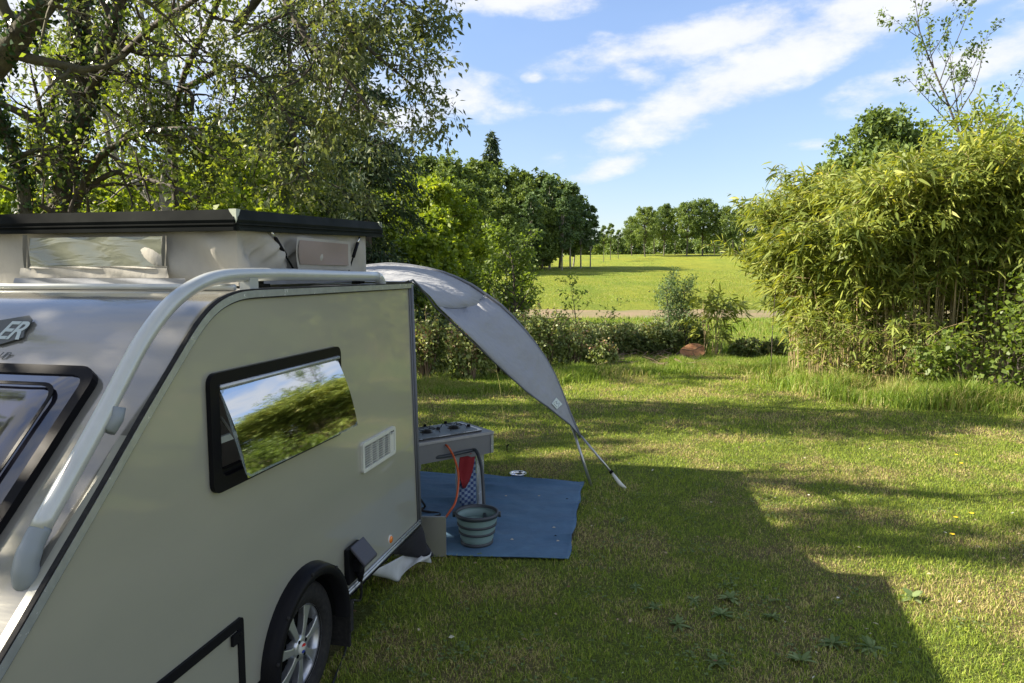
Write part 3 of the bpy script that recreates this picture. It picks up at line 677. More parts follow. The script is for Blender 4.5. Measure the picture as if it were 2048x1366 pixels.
def text(body, name, s_, v_, t_, size, m, parent, shear=.0, off=0.0, sx=1.0):
    cu = bpy.data.curves.new(name, 'FONT'); cu.body = body; cu.size = size; cu.shear = shear; cu.offset = off; cu.extrude = .0006; cu.align_x = 'RIGHT'; cu.space_character = .92
    o = bpy.data.objects.new(name, cu); C.objects.link(o); cu.materials.append(m); o.parent = parent
    # text reads left to right toward the near side (-v), its up runs up the slope
    R = Matrix(((0, FS.x, FN[0]), (-1, 0, 0), (0, FS.z, FN[2]))).to_4x4()
    o.matrix_local = Matrix.Translation(f_slope(s_, v_, t_)) @ R @ Matrix.Diagonal((sx, 1, 1, 1))
    bpy.context.view_layer.update(); me = bpy.data.meshes.new_from_object(o.evaluated_get(bpy.context.evaluated_depsgraph_get())); n_ = bpy.data.objects.new(name, me); ml_ = o.matrix_local.copy()
    bpy.data.objects.remove(o); C.objects.link(n_); n_.name = name; n_.parent = parent; n_.matrix_local = ml_; return n_
s1, v1 = slope(52, 672); print('ER', s1, v1, slope(0, 632), slope(65, 632), slope(0, 688))
sa, va = slope(66, 634); sb, vb = slope(0, 688)
pl = [(sb - .004, vb + .08), (sb - .004, vb - .005), (slope(48, 676)[0], slope(48, 676)[1]), (slope(50, 664)[0], slope(50, 664)[1]), (slope(66, 640)[0], slope(66, 640)[1]), (slope(60, 632)[0], slope(60, 632)[1]), (slope(0, 642)[0], slope(0, 642)[1]), (slope(0, 642)[0] - .005, vb + .08)]
dp = mesh('decal', *plate(pl, [], f_slope2, -.0035, .0), M['decal_dark'], cv)
sA, sB = slope(20, 681)[0], slope(20, 645)[0]
text('ER', 'lettering', sA + .003, slope(47, 670)[1] + .002, .0045, (sB - sA) * 1.40, M['decal_light'], dp, .25, .0018, .85)
sU, vU = slope(15, 716); text('UP', 'model_lettering', sU, vU, .002, (slope(14, 705)[0] - sU) * 1.45, M['decal_dark'], cv, .3, 0.0)

# white roof-edge rail across the front and pop-up roof
mesh('gutter_rail', *join([tube([(2.13, .04, 1.700), (2.13, PW - .04, 1.700)], .011, 8)]), M['rail'], cv, True)
RV = .15                                                            # roof edge set in from the side
def rp(px, py): return on_side(px, py, RV)
ft, fb, rt, rb = rp(470, 411), rp(474, 461), rp(765, 448), rp(766, 474)
print('roof', ft, fb, rt, rb)
RU0, RU1, RZ0, RZ1, RTh = fb.x, rb.x, fb.z, rb.z, .078
def roof_z(u, dz): return RZ0 + (RZ1 - RZ0) * (u - RU0) / (RU1 - RU0) + dz
lr = mesh('lift_roof', *join([box((0, 0, 0), (0, 0, 0))]), M['fascia'], cv)
def rb_box(u0, u1, v0, v1, dz0, dz1):
    V = [(u, v, roof_z(u, dz)) for u in (u0, u1) for v in (v0, v1) for dz in (dz0, dz1)]
    return V, [(0, 1, 3, 2), (4, 6, 7, 5), (0, 4, 5, 1), (2, 3, 7, 6), (0, 2, 6, 4), (1, 5, 7, 3)]
RVe = PW - RV
# flared fascia boards: near side, front, rear, far side
def fascia(p0, p1, out):                                            # p0,p1 (u,v); out = outward unit (u,v)
    secs = [(0.0, .026), (-.004, .028), (.0, .040), (-.014, RTh), (-.024, RTh), (-.014, .03)]
    lo = [(.004, .0), (.004, .012), (-.004, .014), (-.004, .020), (.003, .022), (.003, .0265), (-.02, .0265), (-.02, .0)]
    parts = []
    for sc in (secs, lo):
        V, F = [], []; m_ = len(sc)
        for (u, v_) in (p0, p1):
            for (d_, z_) in sc: V.append((u + out[0] * d_, v_ + out[1] * d_, roof_z(u, z_)))
        for q in range(m_): F.append((q, (q + 1) % m_, m_ + (q + 1) % m_, m_ + q))
        F += [tuple(range(m_)), tuple(range(2 * m_ - 1, m_ - 1, -1))]; parts.append((V, F))
    return join(parts)
bpy.data.objects.remove(lr)
lr = mesh('lift_roof', *rb_box(RU0 + .02, RU1 - .02, RV + .02, RVe - .02, .03, RTh - .004), M['roof_skin'], cv)
mesh('fascia_board', *fascia((RU0 + .012, RV), (RU1 - .004, RV), (0, -1)), M['fascia'], lr)
mesh('fascia_board', *fascia((RU0, RVe), (RU0, RV + .012), (-1, 0)), M['black_matt'], lr)
mesh('fascia_board', *fascia((RU1, RV + .004), (RU1, RVe), (1, 0)), M['fascia'], lr)
mesh('fascia_board', *fascia((RU1, RVe), (RU0, RVe), (0, 1)), M['fascia'], lr)
for (uu, vv, s1_, s2_) in ((RU0, RV, 1, 1), (RU1, RV, -1, 1)):
    V = [(uu + s1_ * .003, vv + s2_ * .003, roof_z(uu, .030)), (uu - s1_ * .0 + s1_ * .016, vv - .001 + .012, roof_z(uu, RTh + .001)), (uu + s1_ * .045, vv + .012, roof_z(uu, RTh + .001)), (uu + s1_ * .012, vv + .045, roof_z(uu, RTh + .001)), (uu + s1_ * .03, vv + s2_ * .03, roof_z(uu, .03))]
    V[1] = (uu + s1_ * .004, vv + .004, roof_z(uu, RTh + .001)); V[2] = (uu + s1_ * .036, vv + .006, roof_z(uu, RTh + .001)); V[3] = (uu + s1_ * .006, vv + .036, roof_z(uu, RTh + .001))
    mesh('fascia_corner', V, [(0, 1, 2), (0, 3, 1), (1, 3, 2), (0, 2, 4), (0, 4, 3), (2, 3, 4)], M['fascia_corner'], lr)
# canvas walls with folds
def canvas_wall(p0, p1, out, n, name, fold_fn, z0=1.70):
    V, F = [], []; NZ = 16
    for i_ in range(n + 1):
        a_ = i_ / n; u = p0[0] + (p1[0] - p0[0]) * a_; v_ = p0[1] + (p1[1] - p0[1]) * a_
        for k in range(NZ + 1):
            c_ = k / NZ; d_ = fold_fn(a_, c_) * min(1, a_ / .05, (1 - a_) / .05); V.append((u + out[0] * d_, v_ + out[1] * d_, z0 + (roof_z(u, .012) - z0) * c_))
    for i_ in range(n):
        for k in range(NZ): q = i_ * (NZ + 1) + k; F.append((q, q + 1, q + NZ + 2, q + NZ + 1))
    return mesh(name, V, F, M['canvas'], cv, True)
ph = [random.uniform(0, 6.28) for _ in range(12)]
def folds(a_, c_):
    w = math.sin(math.pi * c_)
    g1 = math.exp(-((a_ - .22) / .24) ** 2)
    return 1.5 * .016 * w * (1.1 + math.sin(a_ * 9 + ph[0] + c_ * 2.5)) + .013 * w * math.sin(a_ * 26 + ph[1] + 3 * c_) * (1 + 1.5 * g1) + .006 * g1 * math.sin(a_ * 80 + 4 * math.sin(c_ * 5)) * math.exp(-((c_ - .58) / .22) ** 2) * 2.0 - .006 * math.exp(-((c_ - .75) / .035) ** 2) * g1
CI = RV + .035
cs = canvas_wall((RU0 + .05, CI), (RU1 - .15, CI), (0, -1), 110, 'canvas_side', folds)
cf = canvas_wall((RU0 + .05, PW - CI), (RU0 + .05, CI), (-1, 0), 90, 'canvas_front', lambda a_, c_: .014 * math.sin(math.pi * c_) * (1 + math.sin(a_ * 8 + 1)) + .018 * math.sin(a_ * 31 + c_ * 4) * math.sin(math.pi * c_) * (1.5 if a_ > .68 else .3))
canvas_wall((RU1 - .15, CI), (RU1 - .15, PW - CI), (1, 0), 40, 'canvas_rear', lambda a_, c_: .01 * math.sin(a_ * 40))
# net window on the side canvas, clear window on the front canvas
def side_patch(px0, py0, px1, py1, name, m, parent, off=.03, wob=.006, vin=CI):
    q0, q1 = on_side(px0, py0, vin - off), on_side(px1, py1, vin - off); V, F = [], []
    for i_ in range(15):
        for k in range(9):
            a_, c_ = i_ / 14, k / 8; bow = -.022 * math.sin(math.pi * c_) if i_ == 0 else -.01 * math.sin(math.pi * c_) if i_ == 1 else 0
            V.append((q0.x + (q1.x - q0.x) * a_ + bow, vin - off - .006 - wob * math.sin(a_ * 5 + 1) * math.sin(math.pi * c_), q1.z + (q0.z - q1.z) * c_))
    for i_ in range(14):
        for k in range(8): q = i_ * 9 + k; F.append((q, q + 9, q + 10, q + 1))
    return mesh(name, V, F, m, parent, True)
side_patch(592, 474, 700, 540, 'net_border', M['canvas'], cs, .055)
side_patch(597, 480, 695, 531, 'net_window', M['mesh_net'], cs, .061)
clearp = bpy.data.materials.new('clear_vinyl'); clearp.use_nodes = True; bb = clearp.node_tree.nodes['Principled BSDF']; bb.inputs['Base Color'].default_value = (.19, .20, .155, 1); bb.inputs['Roughness'].default_value = .16; bb.inputs['Coat Weight'].default_value = .5
tt = clearp.node_tree; tcx = tt.nodes.new('ShaderNodeTexCoord'); wv = tt.nodes.new('ShaderNodeTexNoise'); mp_ = tt.nodes.new('ShaderNodeMapping'); mp_.inputs['Scale'].default_value = (1, .9, 4.5); mp_.inputs['Rotation'].default_value = (-.35, 0, 0)
tt.links.new(tcx.outputs['Object'], mp_.inputs[0]); tt.links.new(mp_.outputs[0], wv.inputs[0]); wv.inputs['Scale'].default_value = 4.5; wv.inputs['Distortion'].default_value = 1.0
bq = tt.nodes.new('ShaderNodeBump'); bq.inputs['Strength'].default_value = .22; bq.inputs['Distance'].default_value = .03; tt.links.new(wv.outputs[0], bq.inputs['Height']); tt.links.new(bq.outputs[0], bb.inputs['Normal'])
tt.links.new(bq.outputs[0], bb.inputs['Coat Normal'])
UF = RU0 + .05
def on_front(px, py, off=.0): return on_plane(px, py, (UF - off, 0, 1.8), (1, 0, 0))
def front_quad(px0, py0, px1, py1, name, m, off, parent, n=24, amp=.003):
    q0, q1 = on_front(px0, py0, off), on_front(px1, py1, off); V, F = [], []
    for i_ in range(n + 1):
        for k in range(9):
            a_, c_ = i_ / n, k / 8; V.append((UF - off - amp * math.sin(a_ * 17 + c_ * 4), q0.y + (q1.y - q0.y) * a_, q1.z + (q0.z - q1.z) * c_))
    for i_ in range(n):
        for k in range(8): q = i_ * 9 + k; F.append((q, q + 9, q + 10, q + 1))
    return mesh(name, V, F, m, parent, True)
fwn = front_quad(58, 476, 330, 535, 'clear_window', clearp, .047, cf)
front_quad(44, 470, 60, 536, 'velcro_strip', M['zip_dark'], .049, fwn, 4); front_quad(322, 472, 336, 536, 'velcro_strip', M['zip_dark'], .051, fwn, 4)
front_quad(60, 533, 336, 537, 'window_seam', M['canvas'], .052, fwn)
front_quad(40, 536, 336, 556, 'canvas_flap', M['canvas_low'] if False else M['canvas'], .050, cf)
front_quad(28, 556, 372, 571, 'canvas_skirt', M['canvas_low'], .062, cf, 30, .004)
V = []
for k in range(41):
    u = RU0 + .06 + (RU1 - .2 - RU0) * k / 40
    V += [(u, CI - .035 - .006 * math.sin(k * 1.7), 1.703), (u, CI - .030 - .006 * math.sin(k * 1.3), 1.748 + .008 * math.sin(k * 2.1) * (1 if 12 < k < 30 else .3))]
mesh('canvas_skirt', V, [(2 * k, 2 * k + 2, 2 * k + 3, 2 * k + 1) for k in range(40)], M['canvas_low'], cs, True)
for (a_, b_) in (((542, 462), (588, 540)), ((719, 474), (698, 541))):
    p0, p1 = on_side(*a_, RV + .01), on_side(*b_, RV + .01); d_ = p1 - p0
    gs = mesh('gas_strut', *tube([p0 + d_ * .18, p0 + d_ * .60], .0085, 10), M['black_plastic'], lr, True)
    mesh('strut_rod', *tube([p0, p0 + d_ * .18], .0045, 8), M['chrome'], gs, True)
    mesh('strut_rod', *tube([p0 + d_ * .60, p1 + d_ * .2], .0042, 8), M['black_matt'], gs, True)
for px_ in (492, 697):
    q = on_side(px_ + (0 if px_ > 600 else 4), 568, RV); mesh('strut_bracket', *join([box((q.x, .11, 1.715), (.035, .03, .04)), box((q.x + .02, .10, 1.702), (.05, .03, .012))]), M['black_matt'], cv)
# grab rail
GV = .055
gp = [(54, 1145), (78, 1060), (140, 950), (190, 860), (240, 765), (280, 690), (318, 635), (352, 598), (390, 572), (430, 556), (480, 550), (560, 549), (660, 551), (752, 553)]
rail_pts = [on_side(px_, py_, GV) for px_, py_ in gp]
rail_pts[0] = on_side(60, 1130, GV)
rp_ = smooth_path(rail_pts[1:], 5)
rl = mesh('grab_rail', *tube(rp_, .0235, 16), M['rail'], cv, True)
e0 = rail_pts[-1]; mesh('rail_end', *tube(smooth_path([e0, e0 + Vector((.035, 0, -.008)), e0 + Vector((.062, 0, -.035)), e0 + Vector((.070, 0, -.075))], 4), .025, 14), M['rail'], rl, True)
cap = [on_side(82, 1055, GV), on_side(64, 1092, GV), on_side(52, 1130, GV), on_side(55, 1165, GV), on_side(66, 1186, GV)]
mesh('rail_end', *tube(smooth_path(cap, 4), [.0245] * 5 + [.027] * 4 + [.029] * 4 + [.024, .018, .012, .008], 14), M['grey_plastic'], rl, True)
q = on_side(70, 1165, .04); mesh('rail_foot', *tube([q, on_side(98, 1128, .03)], [.018, .014], 10), M['grey_plastic'], rl, True)
bk = [on_side(231, 838, .035), on_side(217, 863, .035)]
mesh('rail_bracket', *tube([bk[0] + Vector((.01, 0, .03)), bk[0], bk[1]], [.020, .020, .018], 10), M['grey_plastic'], rl, True)
q = on_side(498, 562, GV); mesh('rail_bracket', *join([box((q.x, GV, 1.712), (.052, .040, .055))]), M['rail'], rl)

# ================================================================== AWNING
aw = thing('awning', 'grey arched cloth awning stretched from the rear of the caravan', 'awning', ORG, math.pi / 2 - TH)
AU = 5.80
def on_u(px, py, u): return on_plane(px, py, (u, 0, 0), (1, 0, 0))
arch_px = [(1161, 874), (1150, 850), (1138, 822), (1124, 785), (1108, 748), (1090, 716), (1070, 687), (1050, 661), (1028, 636), (1003, 611), (974, 590), (944, 570), (911, 554), (884, 544), (855, 537), (820, 531), (786, 528)]
arch = [on_u(a_, b_, AU) for a_, b_ in arch_px]
tipu = arch[0]
low_px = [(1161, 874), (1140, 849), (1118, 832), (1096, 814), (1073, 798), (1051, 781), (1020, 753), (990, 725), (960, 697), (930, 669), (869, 612), (855, 592), (843, 578), (836, 570), (830, 564), (826, 560), (821, 557)]
cornerA = Vector((3.68, .01, 1.700)); dvp = Vector((tipu.x - cornerA.x, tipu.y - cornerA.y, 0)); nvp = (dvp.y, -dvp.x, 0)
low = [on_plane(a_, b_, tuple(cornerA), nvp) for a_, b_ in low_px]; low[-1] = cornerA; low[0] = tipu.copy()
mid_v = 1.0
far_arch = [Vector((p.x, 2 * mid_v - p.y, p.z)) for p in reversed(arch)]
topz = arch[-1].z + .03
print('awning tip', tipu, 'hub', arch[-1], low[10])
A_all = arch + [Vector((AU, arch[-1].y + (far_arch[0].y - arch[-1].y) * k / 8, arch[-1].z)) for k in range(1, 8)] + far_arch
L_all = low + [Vector((3.68, .01 + (1.98 - .01) * k / 8, 1.70)) for k in range(1, 8)] + [Vector((p.x, 2 * mid_v - p.y, p.z)) for p in reversed(low)]
def cloth(i0, i1, name, m):
    V, F = [], []; NK = 14
    for i_ in range(i0, i1 + 1):
        a_, l_ = A_all[i_], L_all[i_]; d_ = (a_ - l_).length
        for k in range(NK + 1):
            s_ = k / NK; p = l_.lerp(a_, s_); sag = math.sin(math.pi * s_) * .03 * d_
            V.append(p - Vector((0, 0, sag)) + Vector((0, .012 * d_ * math.sin(s_ * 9 + i_ * .5), 0)))
    for i_ in range(i1 - i0):
        for k in range(NK): q = i_ * (NK + 1) + k; F.append((q, q + 1, q + NK + 2, q + NK + 1))
    o = mesh(name, V, F, m, aw, True); md = o.modifiers.new('thick', 'SOLIDIFY'); md.thickness = .002; return o
cl1 = cloth(0, 10, 'side_cloth', M['awning']); cloth(10, len(A_all) - 11, 'roof_cloth', M['awning']); tag(cloth(len(A_all) - 11, len(A_all) - 1, 'side_cloth', M['awning']), 'far side cloth')
mesh('arch_pole', *tube(A_all, .013, 8), M['awning_edge'], aw, True)
mesh('edge_cord', *tube(low, .006, 6), M['awning_edge'], aw, True)
seam = [L_all[10].lerp(A_all[10], k / 10) - Vector((0, 0, math.sin(math.pi * k / 10) * .03 * (A_all[10] - L_all[10]).length - .003)) for k in range(11)]
mesh('seam', *tube(seam, .0035, 5), M['awning_edge'], aw, True)
def W2L(p): return loc(p)
fa, fb_ = W2L(gnd(1183, 973)), W2L(gnd(1228, 965))
mesh('arch_pole', *tube([on_u(1142, 846, AU), fa], .012, 8), M['steel'], aw, True)
mesh('arch_pole', *tube([A_all[-1], Vector((fa.x, 2 - fa.y, 0))], .012, 8), M['steel'], aw, True)
fq = W2L(gnd(1252, 979)); p_up = on_u(1162, 872, AU)
st_ = mesh('prop_pole', *tube([p_up, fq + (p_up - fq) * .28], .010, 8), M['steel'], aw, True)
mesh('prop_foot', *tube([fq + (p_up - fq) * .30 , fq + (p_up - fq) * .12 + Vector((0, 0, -.01)), fq + Vector((0, 0, .008))], [.011, .018, .010], 8), M['white_plastic'], st_, True)
mesh('prop_clamp', *tube([fq + (p_up - fq) * .30, fq + (p_up - fq) * .34], .017, 8), M['black_plastic'], st_)
# maker's patch: pale square with a line-drawn mountain
pa, pb, pc, pd = (1111, 796), (1123, 809), (1112, 819), (1102, 808)
def on_cloth(px, py):                                               # ray against the near cloth
    best = None; r = ray(px, py); dl = Vector((r.dot(DV), -r.dot(NV), r.z)); o0 = loc(Vector((0, 0, CAM_H))); me = cl1.data
    from mathutils.geometry import intersect_ray_tri
    for p in me.polygons:
        vs = [me.vertices[i_].co for i_ in p.vertices]
        for tri in ((0, 1, 2), (0, 2, 3)):
            h = intersect_ray_tri(vs[tri[0]], vs[tri[1]], vs[tri[2]], dl, o0, True)
            if h is not None and (best is None or (h - o0).length < (best - o0).length): best = h
    return best
PP = [on_cloth(*q_) for q_ in (pa, pb, pc, pd)]
if all(p is not None for p in PP):
    nn = (PP[1] - PP[0]).cross(PP[3] - PP[0]).normalized(); o0 = loc(Vector((0, 0, CAM_H)))
    if nn.dot(o0 - PP[0]) < 0: nn = -nn
    PP = [p + nn * .006 for p in PP]
    pt = mesh('logo_patch', [*PP, *[p + nn * .002 for p in PP]], [(0, 1, 2, 3), (4, 5, 6, 7), (0, 1, 5, 4), (1, 2, 6, 5), (2, 3, 7, 6), (3, 0, 4, 7)], M['patch'], aw)
    def pq(a_, b_): return PP[0].lerp(PP[1], a_).lerp(PP[3].lerp(PP[2], a_), b_) + nn * .004
    mesh('logo_mark', *join([tube([pq(.1, .75), pq(.3, .3), pq(.45, .6), pq(.65, .2), pq(.9, .72)], .0018, 4), tube([pq(.15, .85), pq(.85, .85)], .0016, 4)]), M['grey_plastic'], pt)
g0, g1 = gnd(1014, 903), at(1000, 782, 7.6)
gl_ = thing('guy_line', 'thin yellow guy line pegged into the grass beyond the stove', 'guy line', gnd(1014, 903))
b0 = gnd(1014, 903)
mesh('rope', *tube([Vector((0, 0, .02)), at(1000, 775, b0.y + .25) - b0, at(985, 700, b0.y + .4) - b0], .0016, 5), M['guy'], gl_)
mesh('peg', *tube([Vector((0, 0, -.05)), Vector((.0, 0, .06)), Vector((.02, 0, .07))], .008, 6), M['black_matt'], gl_)

# ================================================================== MAT, KITCHEN, BUCKET, BOWL ...
cs4 = [gnd(840, 945), gnd(1167, 966), gnd(1137, 1123), gnd(880, 1117)]
NX, NY = 70, 50; V, F = [], []
cFL, cFR, cNR, cNL = cs4[0] + Vector((-1.3, .25, 0)), cs4[1], cs4[2], cs4[3] + Vector((-.55, .06, 0))
for j in range(NY + 1):
    for i_ in range(NX + 1):
        a_, c_ = i_ / NX, j / NY; p = cNL.lerp(cNR, a_).lerp(cFL.lerp(cFR, a_), c_)
        z = .010 + .0045 * math.sin(p.y * 5 + 1.2 * math.sin(p.x * 3)) + .0035 * math.sin(p.x * 7 + p.y * 9)
        for cf_ in (.22, .40, .60, .78, .93): z += .040 * math.exp(-((c_ - cf_ - .012 * math.sin(a_ * 9 + cf_ * 20)) / .014) ** 2) * (.5 + .5 * math.sin(a_ * 13 + cf_ * 31))
        if i_ == NX: p = p + Vector((.008 * math.sin(c_ * 21), 0, 0)); z += .01 * abs(math.sin(c_ * 9))
        if j == NY: p = p + Vector((0, .01 * math.sin(a_ * 30), 0)); z += .008 * abs(math.sin(a_ * 16))
        V.append((p.x, p.y, z + .006))
for j in range(NY):
    for i_ in range(NX): k = j * (NX + 1) + i_; F.append((k, k + 1, k + NX + 2, k + NX + 1))
mb = mesh('ground_mat', V, F, M['mat_blue'], None, True); mb.modifiers.new('t', 'SOLIDIFY').thickness = .004
tag(mb, 'creased blue woven ground mat laid on the lawn behind the caravan', 'mat')
kd = Vector((.80, .60, 0)); ke = Vector((-.60, .80, 0)); KR = gnd(986, 862, .60); KZ = .60; KL, KD = 1.02, .42
kt = thing('outdoor_kitchen', 'grey pull-out camping kitchen with gas hob, standing on the blue mat', 'camp kitchen', KR - kd * KL - Vector((0, 0, KZ)), math.atan2(.6, .8))
f_front = lambda a_, b_, t_: (a_, t_, b_)
notch = [(0, KZ - .165), (.40, KZ - .165), (.40, KZ - .125), (.86, KZ - .125), (.86, KZ - .158), (KL, KZ - .158), (KL, KZ - .022), (0, KZ - .022)]
notch = [(0, KZ - .185), (.42, KZ - .185), (.42, KZ - .150), (.80, KZ - .150), (.83, KZ - .165), (KL, KZ - .158), (KL, KZ - .022), (0, KZ - .022)]
mesh('front_board', *plate(notch, [], f_front, 0, .015), M['kitchen'], kt)
mesh('cabinet', *join([box((KL / 2, KD - .008, KZ - .09), (KL, .016, .135)), box((KL - .008, KD / 2, KZ - .09), (.016, KD - .032, .135)), box((.008, KD / 2, KZ - .09), (.016, KD - .032, .135)), box((KL / 2, KD / 2, KZ - .145), (KL - .034, KD - .034, .012))]), M['kitchen'], kt)
bevel(mesh('worktop', *box((KL / 2, KD / 2, KZ - .011), (KL + .012, KD + .014, .022)), M['worktop'], kt), .004)
mesh('corner_strip', *box((KL - .012, -.004, KZ - .09), (.022, .008, .132)), M['alu'], kt)
hb = bevel(mesh('gas_hob', *plate(rrect(KL - .60, .035, KL - .06, KD - .03, .03), [], lambda a_, b_, t_: (a_, b_, t_), KZ + .012, KZ), M['hob'], kt), .003)
mesh('hob_tray', *plate(rrect(KL - .575, .06, KL - .085, KD - .055, .025), [], lambda a_, b_, t_: (a_, b_, t_), KZ + .0145, KZ + .011), M['grey_plastic'], hb)
for (bx, by) in ((KL - .44, .20), (KL - .21, .20)):
    bn = mesh('burner', *lathe([(0, .034), (.022, .034), (.026, .030), (.026, .024), (.036, .022), (.036, .015), (.050, .0145)], 20, 'z', (bx, by, KZ)), M['cast'], hb, True)
    pts = []
    for k in range(4):
        t_ = math.radians(45 + 90 * k); pts.append(tube([(bx + .015 * math.cos(t_), by + .015 * math.sin(t_), KZ + .043), (bx + .085 * math.cos(t_), by + .085 * math.sin(t_), KZ + .043), (bx + .10 * math.cos(t_), by + .10 * math.sin(t_), KZ + .016)], .003, 5))
    pts.append(tube([(bx + .06 * math.cos(k * math.pi / 8), by + .06 * math.sin(k * math.pi / 8), KZ + .040) for k in range(17)], .003, 5))
    mesh('pan_support', *join(pts), M['cast'], hb)
    mesh('control_knob', *lathe([(0, .032), (.012, .032), (.015, .015)], 14, 'z', (bx + .115, by - .02 + (0 if bx > KL - .3 else .05), KZ)), M['black_plastic'], hb)
for bx in (KL - .52, KL - .34, KL - .16): mesh('hob_hinge', *lathe([(0, .026), (.012, .024), (.014, 0)], 10, 'z', (bx, KD - .022, KZ)), M['black_plastic'], hb, True)
snk = bevel(mesh('sink_lid', *plate(rrect(.03, .03, KL - .635, KD - .04, .03), [], lambda a_, b_, t_: (a_, b_, t_), KZ + .014, KZ), M['hob'], kt), .003)
mesh('tap_cap', *lathe([(0, .075), (.018, .072), (.03, .04), (.05, .02), (.055, .0)], 20, 'z', (.26, .20, KZ + .014)), M['grey_plastic'], kt, True)
lx, ly = KL - .07, .065
mesh('leg', *join([box((lx, ly, .235), (.045, .032, .44)), box((lx, ly, .017), (.07, .05, .012))]), M['alu'], kt)
mesh('leg', *join([box((lx, KD - .05, .235), (.03, .022, .44)), box((lx, KD - .05, .017), (.05, .04, .012))]), M['alu'], kt)
def kw(a_, b_, z_): return Vector((KR - kd * KL).to_tuple()) * 1 + kd * a_ + ke * b_ + Vector((0, 0, z_ - KZ))
# hoses
bucket_c = gnd(954, 1090)
hs = smooth_path([kw(.62, .03, KZ - .045) , kw(.62, -.03, KZ - .055), at(910, 920, 4.85), at(917, 955, 4.75), at(912, 1000, 4.62), at(899, 1024, 4.5), at(889, 1037, 4.42)], 6)
tag(mesh('gas_hose', *tube(hs, .0075, 8), M['orange_hose'], None, True), 'orange gas hose curving down from the stove to behind the metal panel', 'hose')
hs2 = smooth_path([kw(.46, .06, KZ - .13), kw(.60, -.015, KZ - .118), kw(.80, -.02, KZ - .11), at(952, 902, 4.93), at(962, 930, 4.85), at(966, 970, 4.75), at(968, 1010, 4.68), at(970, 1040, bucket_c.y + .02)], 6)
tag(mesh('drain_hose', *tube(hs2, .012, 10), M['dark_hose'], None, True), 'dark drain hose running from the sink into the bucket', 'hose')
# hanging cloths
def hang(name, pxs, y0, y1, m, label, cat, amp=.012, freq=30):
    """pxs: rows of (left px, right px, py)"""
    V, F = [], []; n = 12
    for (l_, r_, py_) in pxs:
        for k in range(n + 1):
            a_ = k / n; p = at(l_ + (r_ - l_) * a_, py_, y0 + (y1 - y0) * a_); V.append(p + Vector((0, amp * math.sin(a_ * freq + py_ * .02), 0)))
    for j in range(len(pxs) - 1):
        for k in range(n): q = j * (n + 1) + k; F.append((q, q + 1, q + n + 2, q + n + 1))
    o = mesh(name, V, F, m, None, True); o.modifiers.new('t', 'SOLIDIFY').thickness = .003; tag(o, label, cat); return o
tw = bpy.data.materials.new('check_towel'); tw.use_nodes = True; t = tw.node_tree; b = t.nodes['Principled BSDF']; b.inputs['Roughness'].default_value = .9
tcn = t.nodes.new('ShaderNodeTexCoord'); mpn = t.nodes.new('ShaderNodeMapping'); mpn.inputs['Location'].default_value = (.01, .0101, .013); mpn.inputs['Rotation'].default_value = (0, 0, 0); ck = t.nodes.new('ShaderNodeTexChecker'); ck.inputs['Scale'].default_value = 48
mpn.inputs['Scale'].default_value = (1, 0, 1)
ck.inputs[1].default_value = (.03, .055, .15, 1); ck.inputs[2].default_value = (.20, .26, .34, 1); t.links.new(tcn.outputs['Object'], mpn.inputs[0]); t.links.new(mpn.outputs[0], ck.inputs[0]); t.links.new(ck.outputs[0], b.inputs['Base Color'])
hang('tea_towel', [(926, 951, 903), (924, 951, 930), (919, 951, 960), (918, 951, 990), (920, 951, 1012)], 4.98, 5.06, tw, 'blue and white checked tea towel hanging under the camp kitchen', 'towel', .006, 11)
hang('red_cloth', [(921, 950, 906), (918, 948, 925), (916, 944, 945), (921, 938, 962), (925, 931, 976)], 4.93, 5.00, M['red_cloth'], 'dark red cloth hanging in front of the checked tea towel', 'cloth', .006, 8)
# folding bucket
bk_ = thing('bucket', 'sage green collapsible bucket with dark rings standing on the mat', 'bucket', bucket_c + Vector((0, 0, .016)))
BH = .205
def br(z): return .096 + (.134 - .096) * z / BH
outer_p = [(0, .0), (.090, .0), (.096, .006)]
zs = [.03, .045, .06, .075, .088, .10, .113, .125, .14, .155, .17, .185]
for k, z in enumerate(zs): outer_p.append((br(z) + (.004 if k % 2 else -.003), z))
outer_p += [(.132, BH - .012), (.128, BH - .010), (.122, .15), (.088, .012), (0, .010)]
mesh('bucket_body', *lathe(outer_p, 44), M['bucket'], bk_, True)
for (z, hh) in ((.012, .012), (.082, .007), (.132, .007)):
    mesh('dark_ring', *lathe([(br(z) - .004, z - hh), (br(z) + .006, z - hh), (br(z) + .007, z + hh), (br(z) - .004, z + hh)], 44), M['bucket_dark'], bk_, True)
mesh('rim', *lathe([(.126, BH - .022), (.139, BH - .022), (.145, BH - .006), (.141, BH + .004), (.128, BH + .003), (.124, BH - .012)], 44), M['bucket_dark'], bk_, True)
mesh('handle', *join([tube([(.142 * math.cos(t_), .146 * math.sin(t_), BH - .012 - .02 * math.sin(t_)) for t_ in [math.pi * k / 20 for k in range(-1, 22)]], .004, 6), box((.146, -.01, BH - .012), (.016, .03, .03)), box((-.146, -.01, BH - .012), (.016, .03, .03))]), M['bucket_dark'], bk_, True)
# steel bowl
bo = gnd(1036, 958); bw = thing('pet_bowl', 'shiny stainless steel pet bowl on the grass behind the mat', 'bowl', bo)
mesh('bowl_body', *lathe([(.072, .0), (.070, .003), (.062, .035), (.066, .052), (.072, .054), (.070, .050), (.055, .020), (.0, .014)], 32), M['chrome'], bw, True)
mesh('foot_band', *lathe([(.074, .0), (.076, .004), (.074, .012), (.071, .010)], 32), M['rubber'], bw, True)
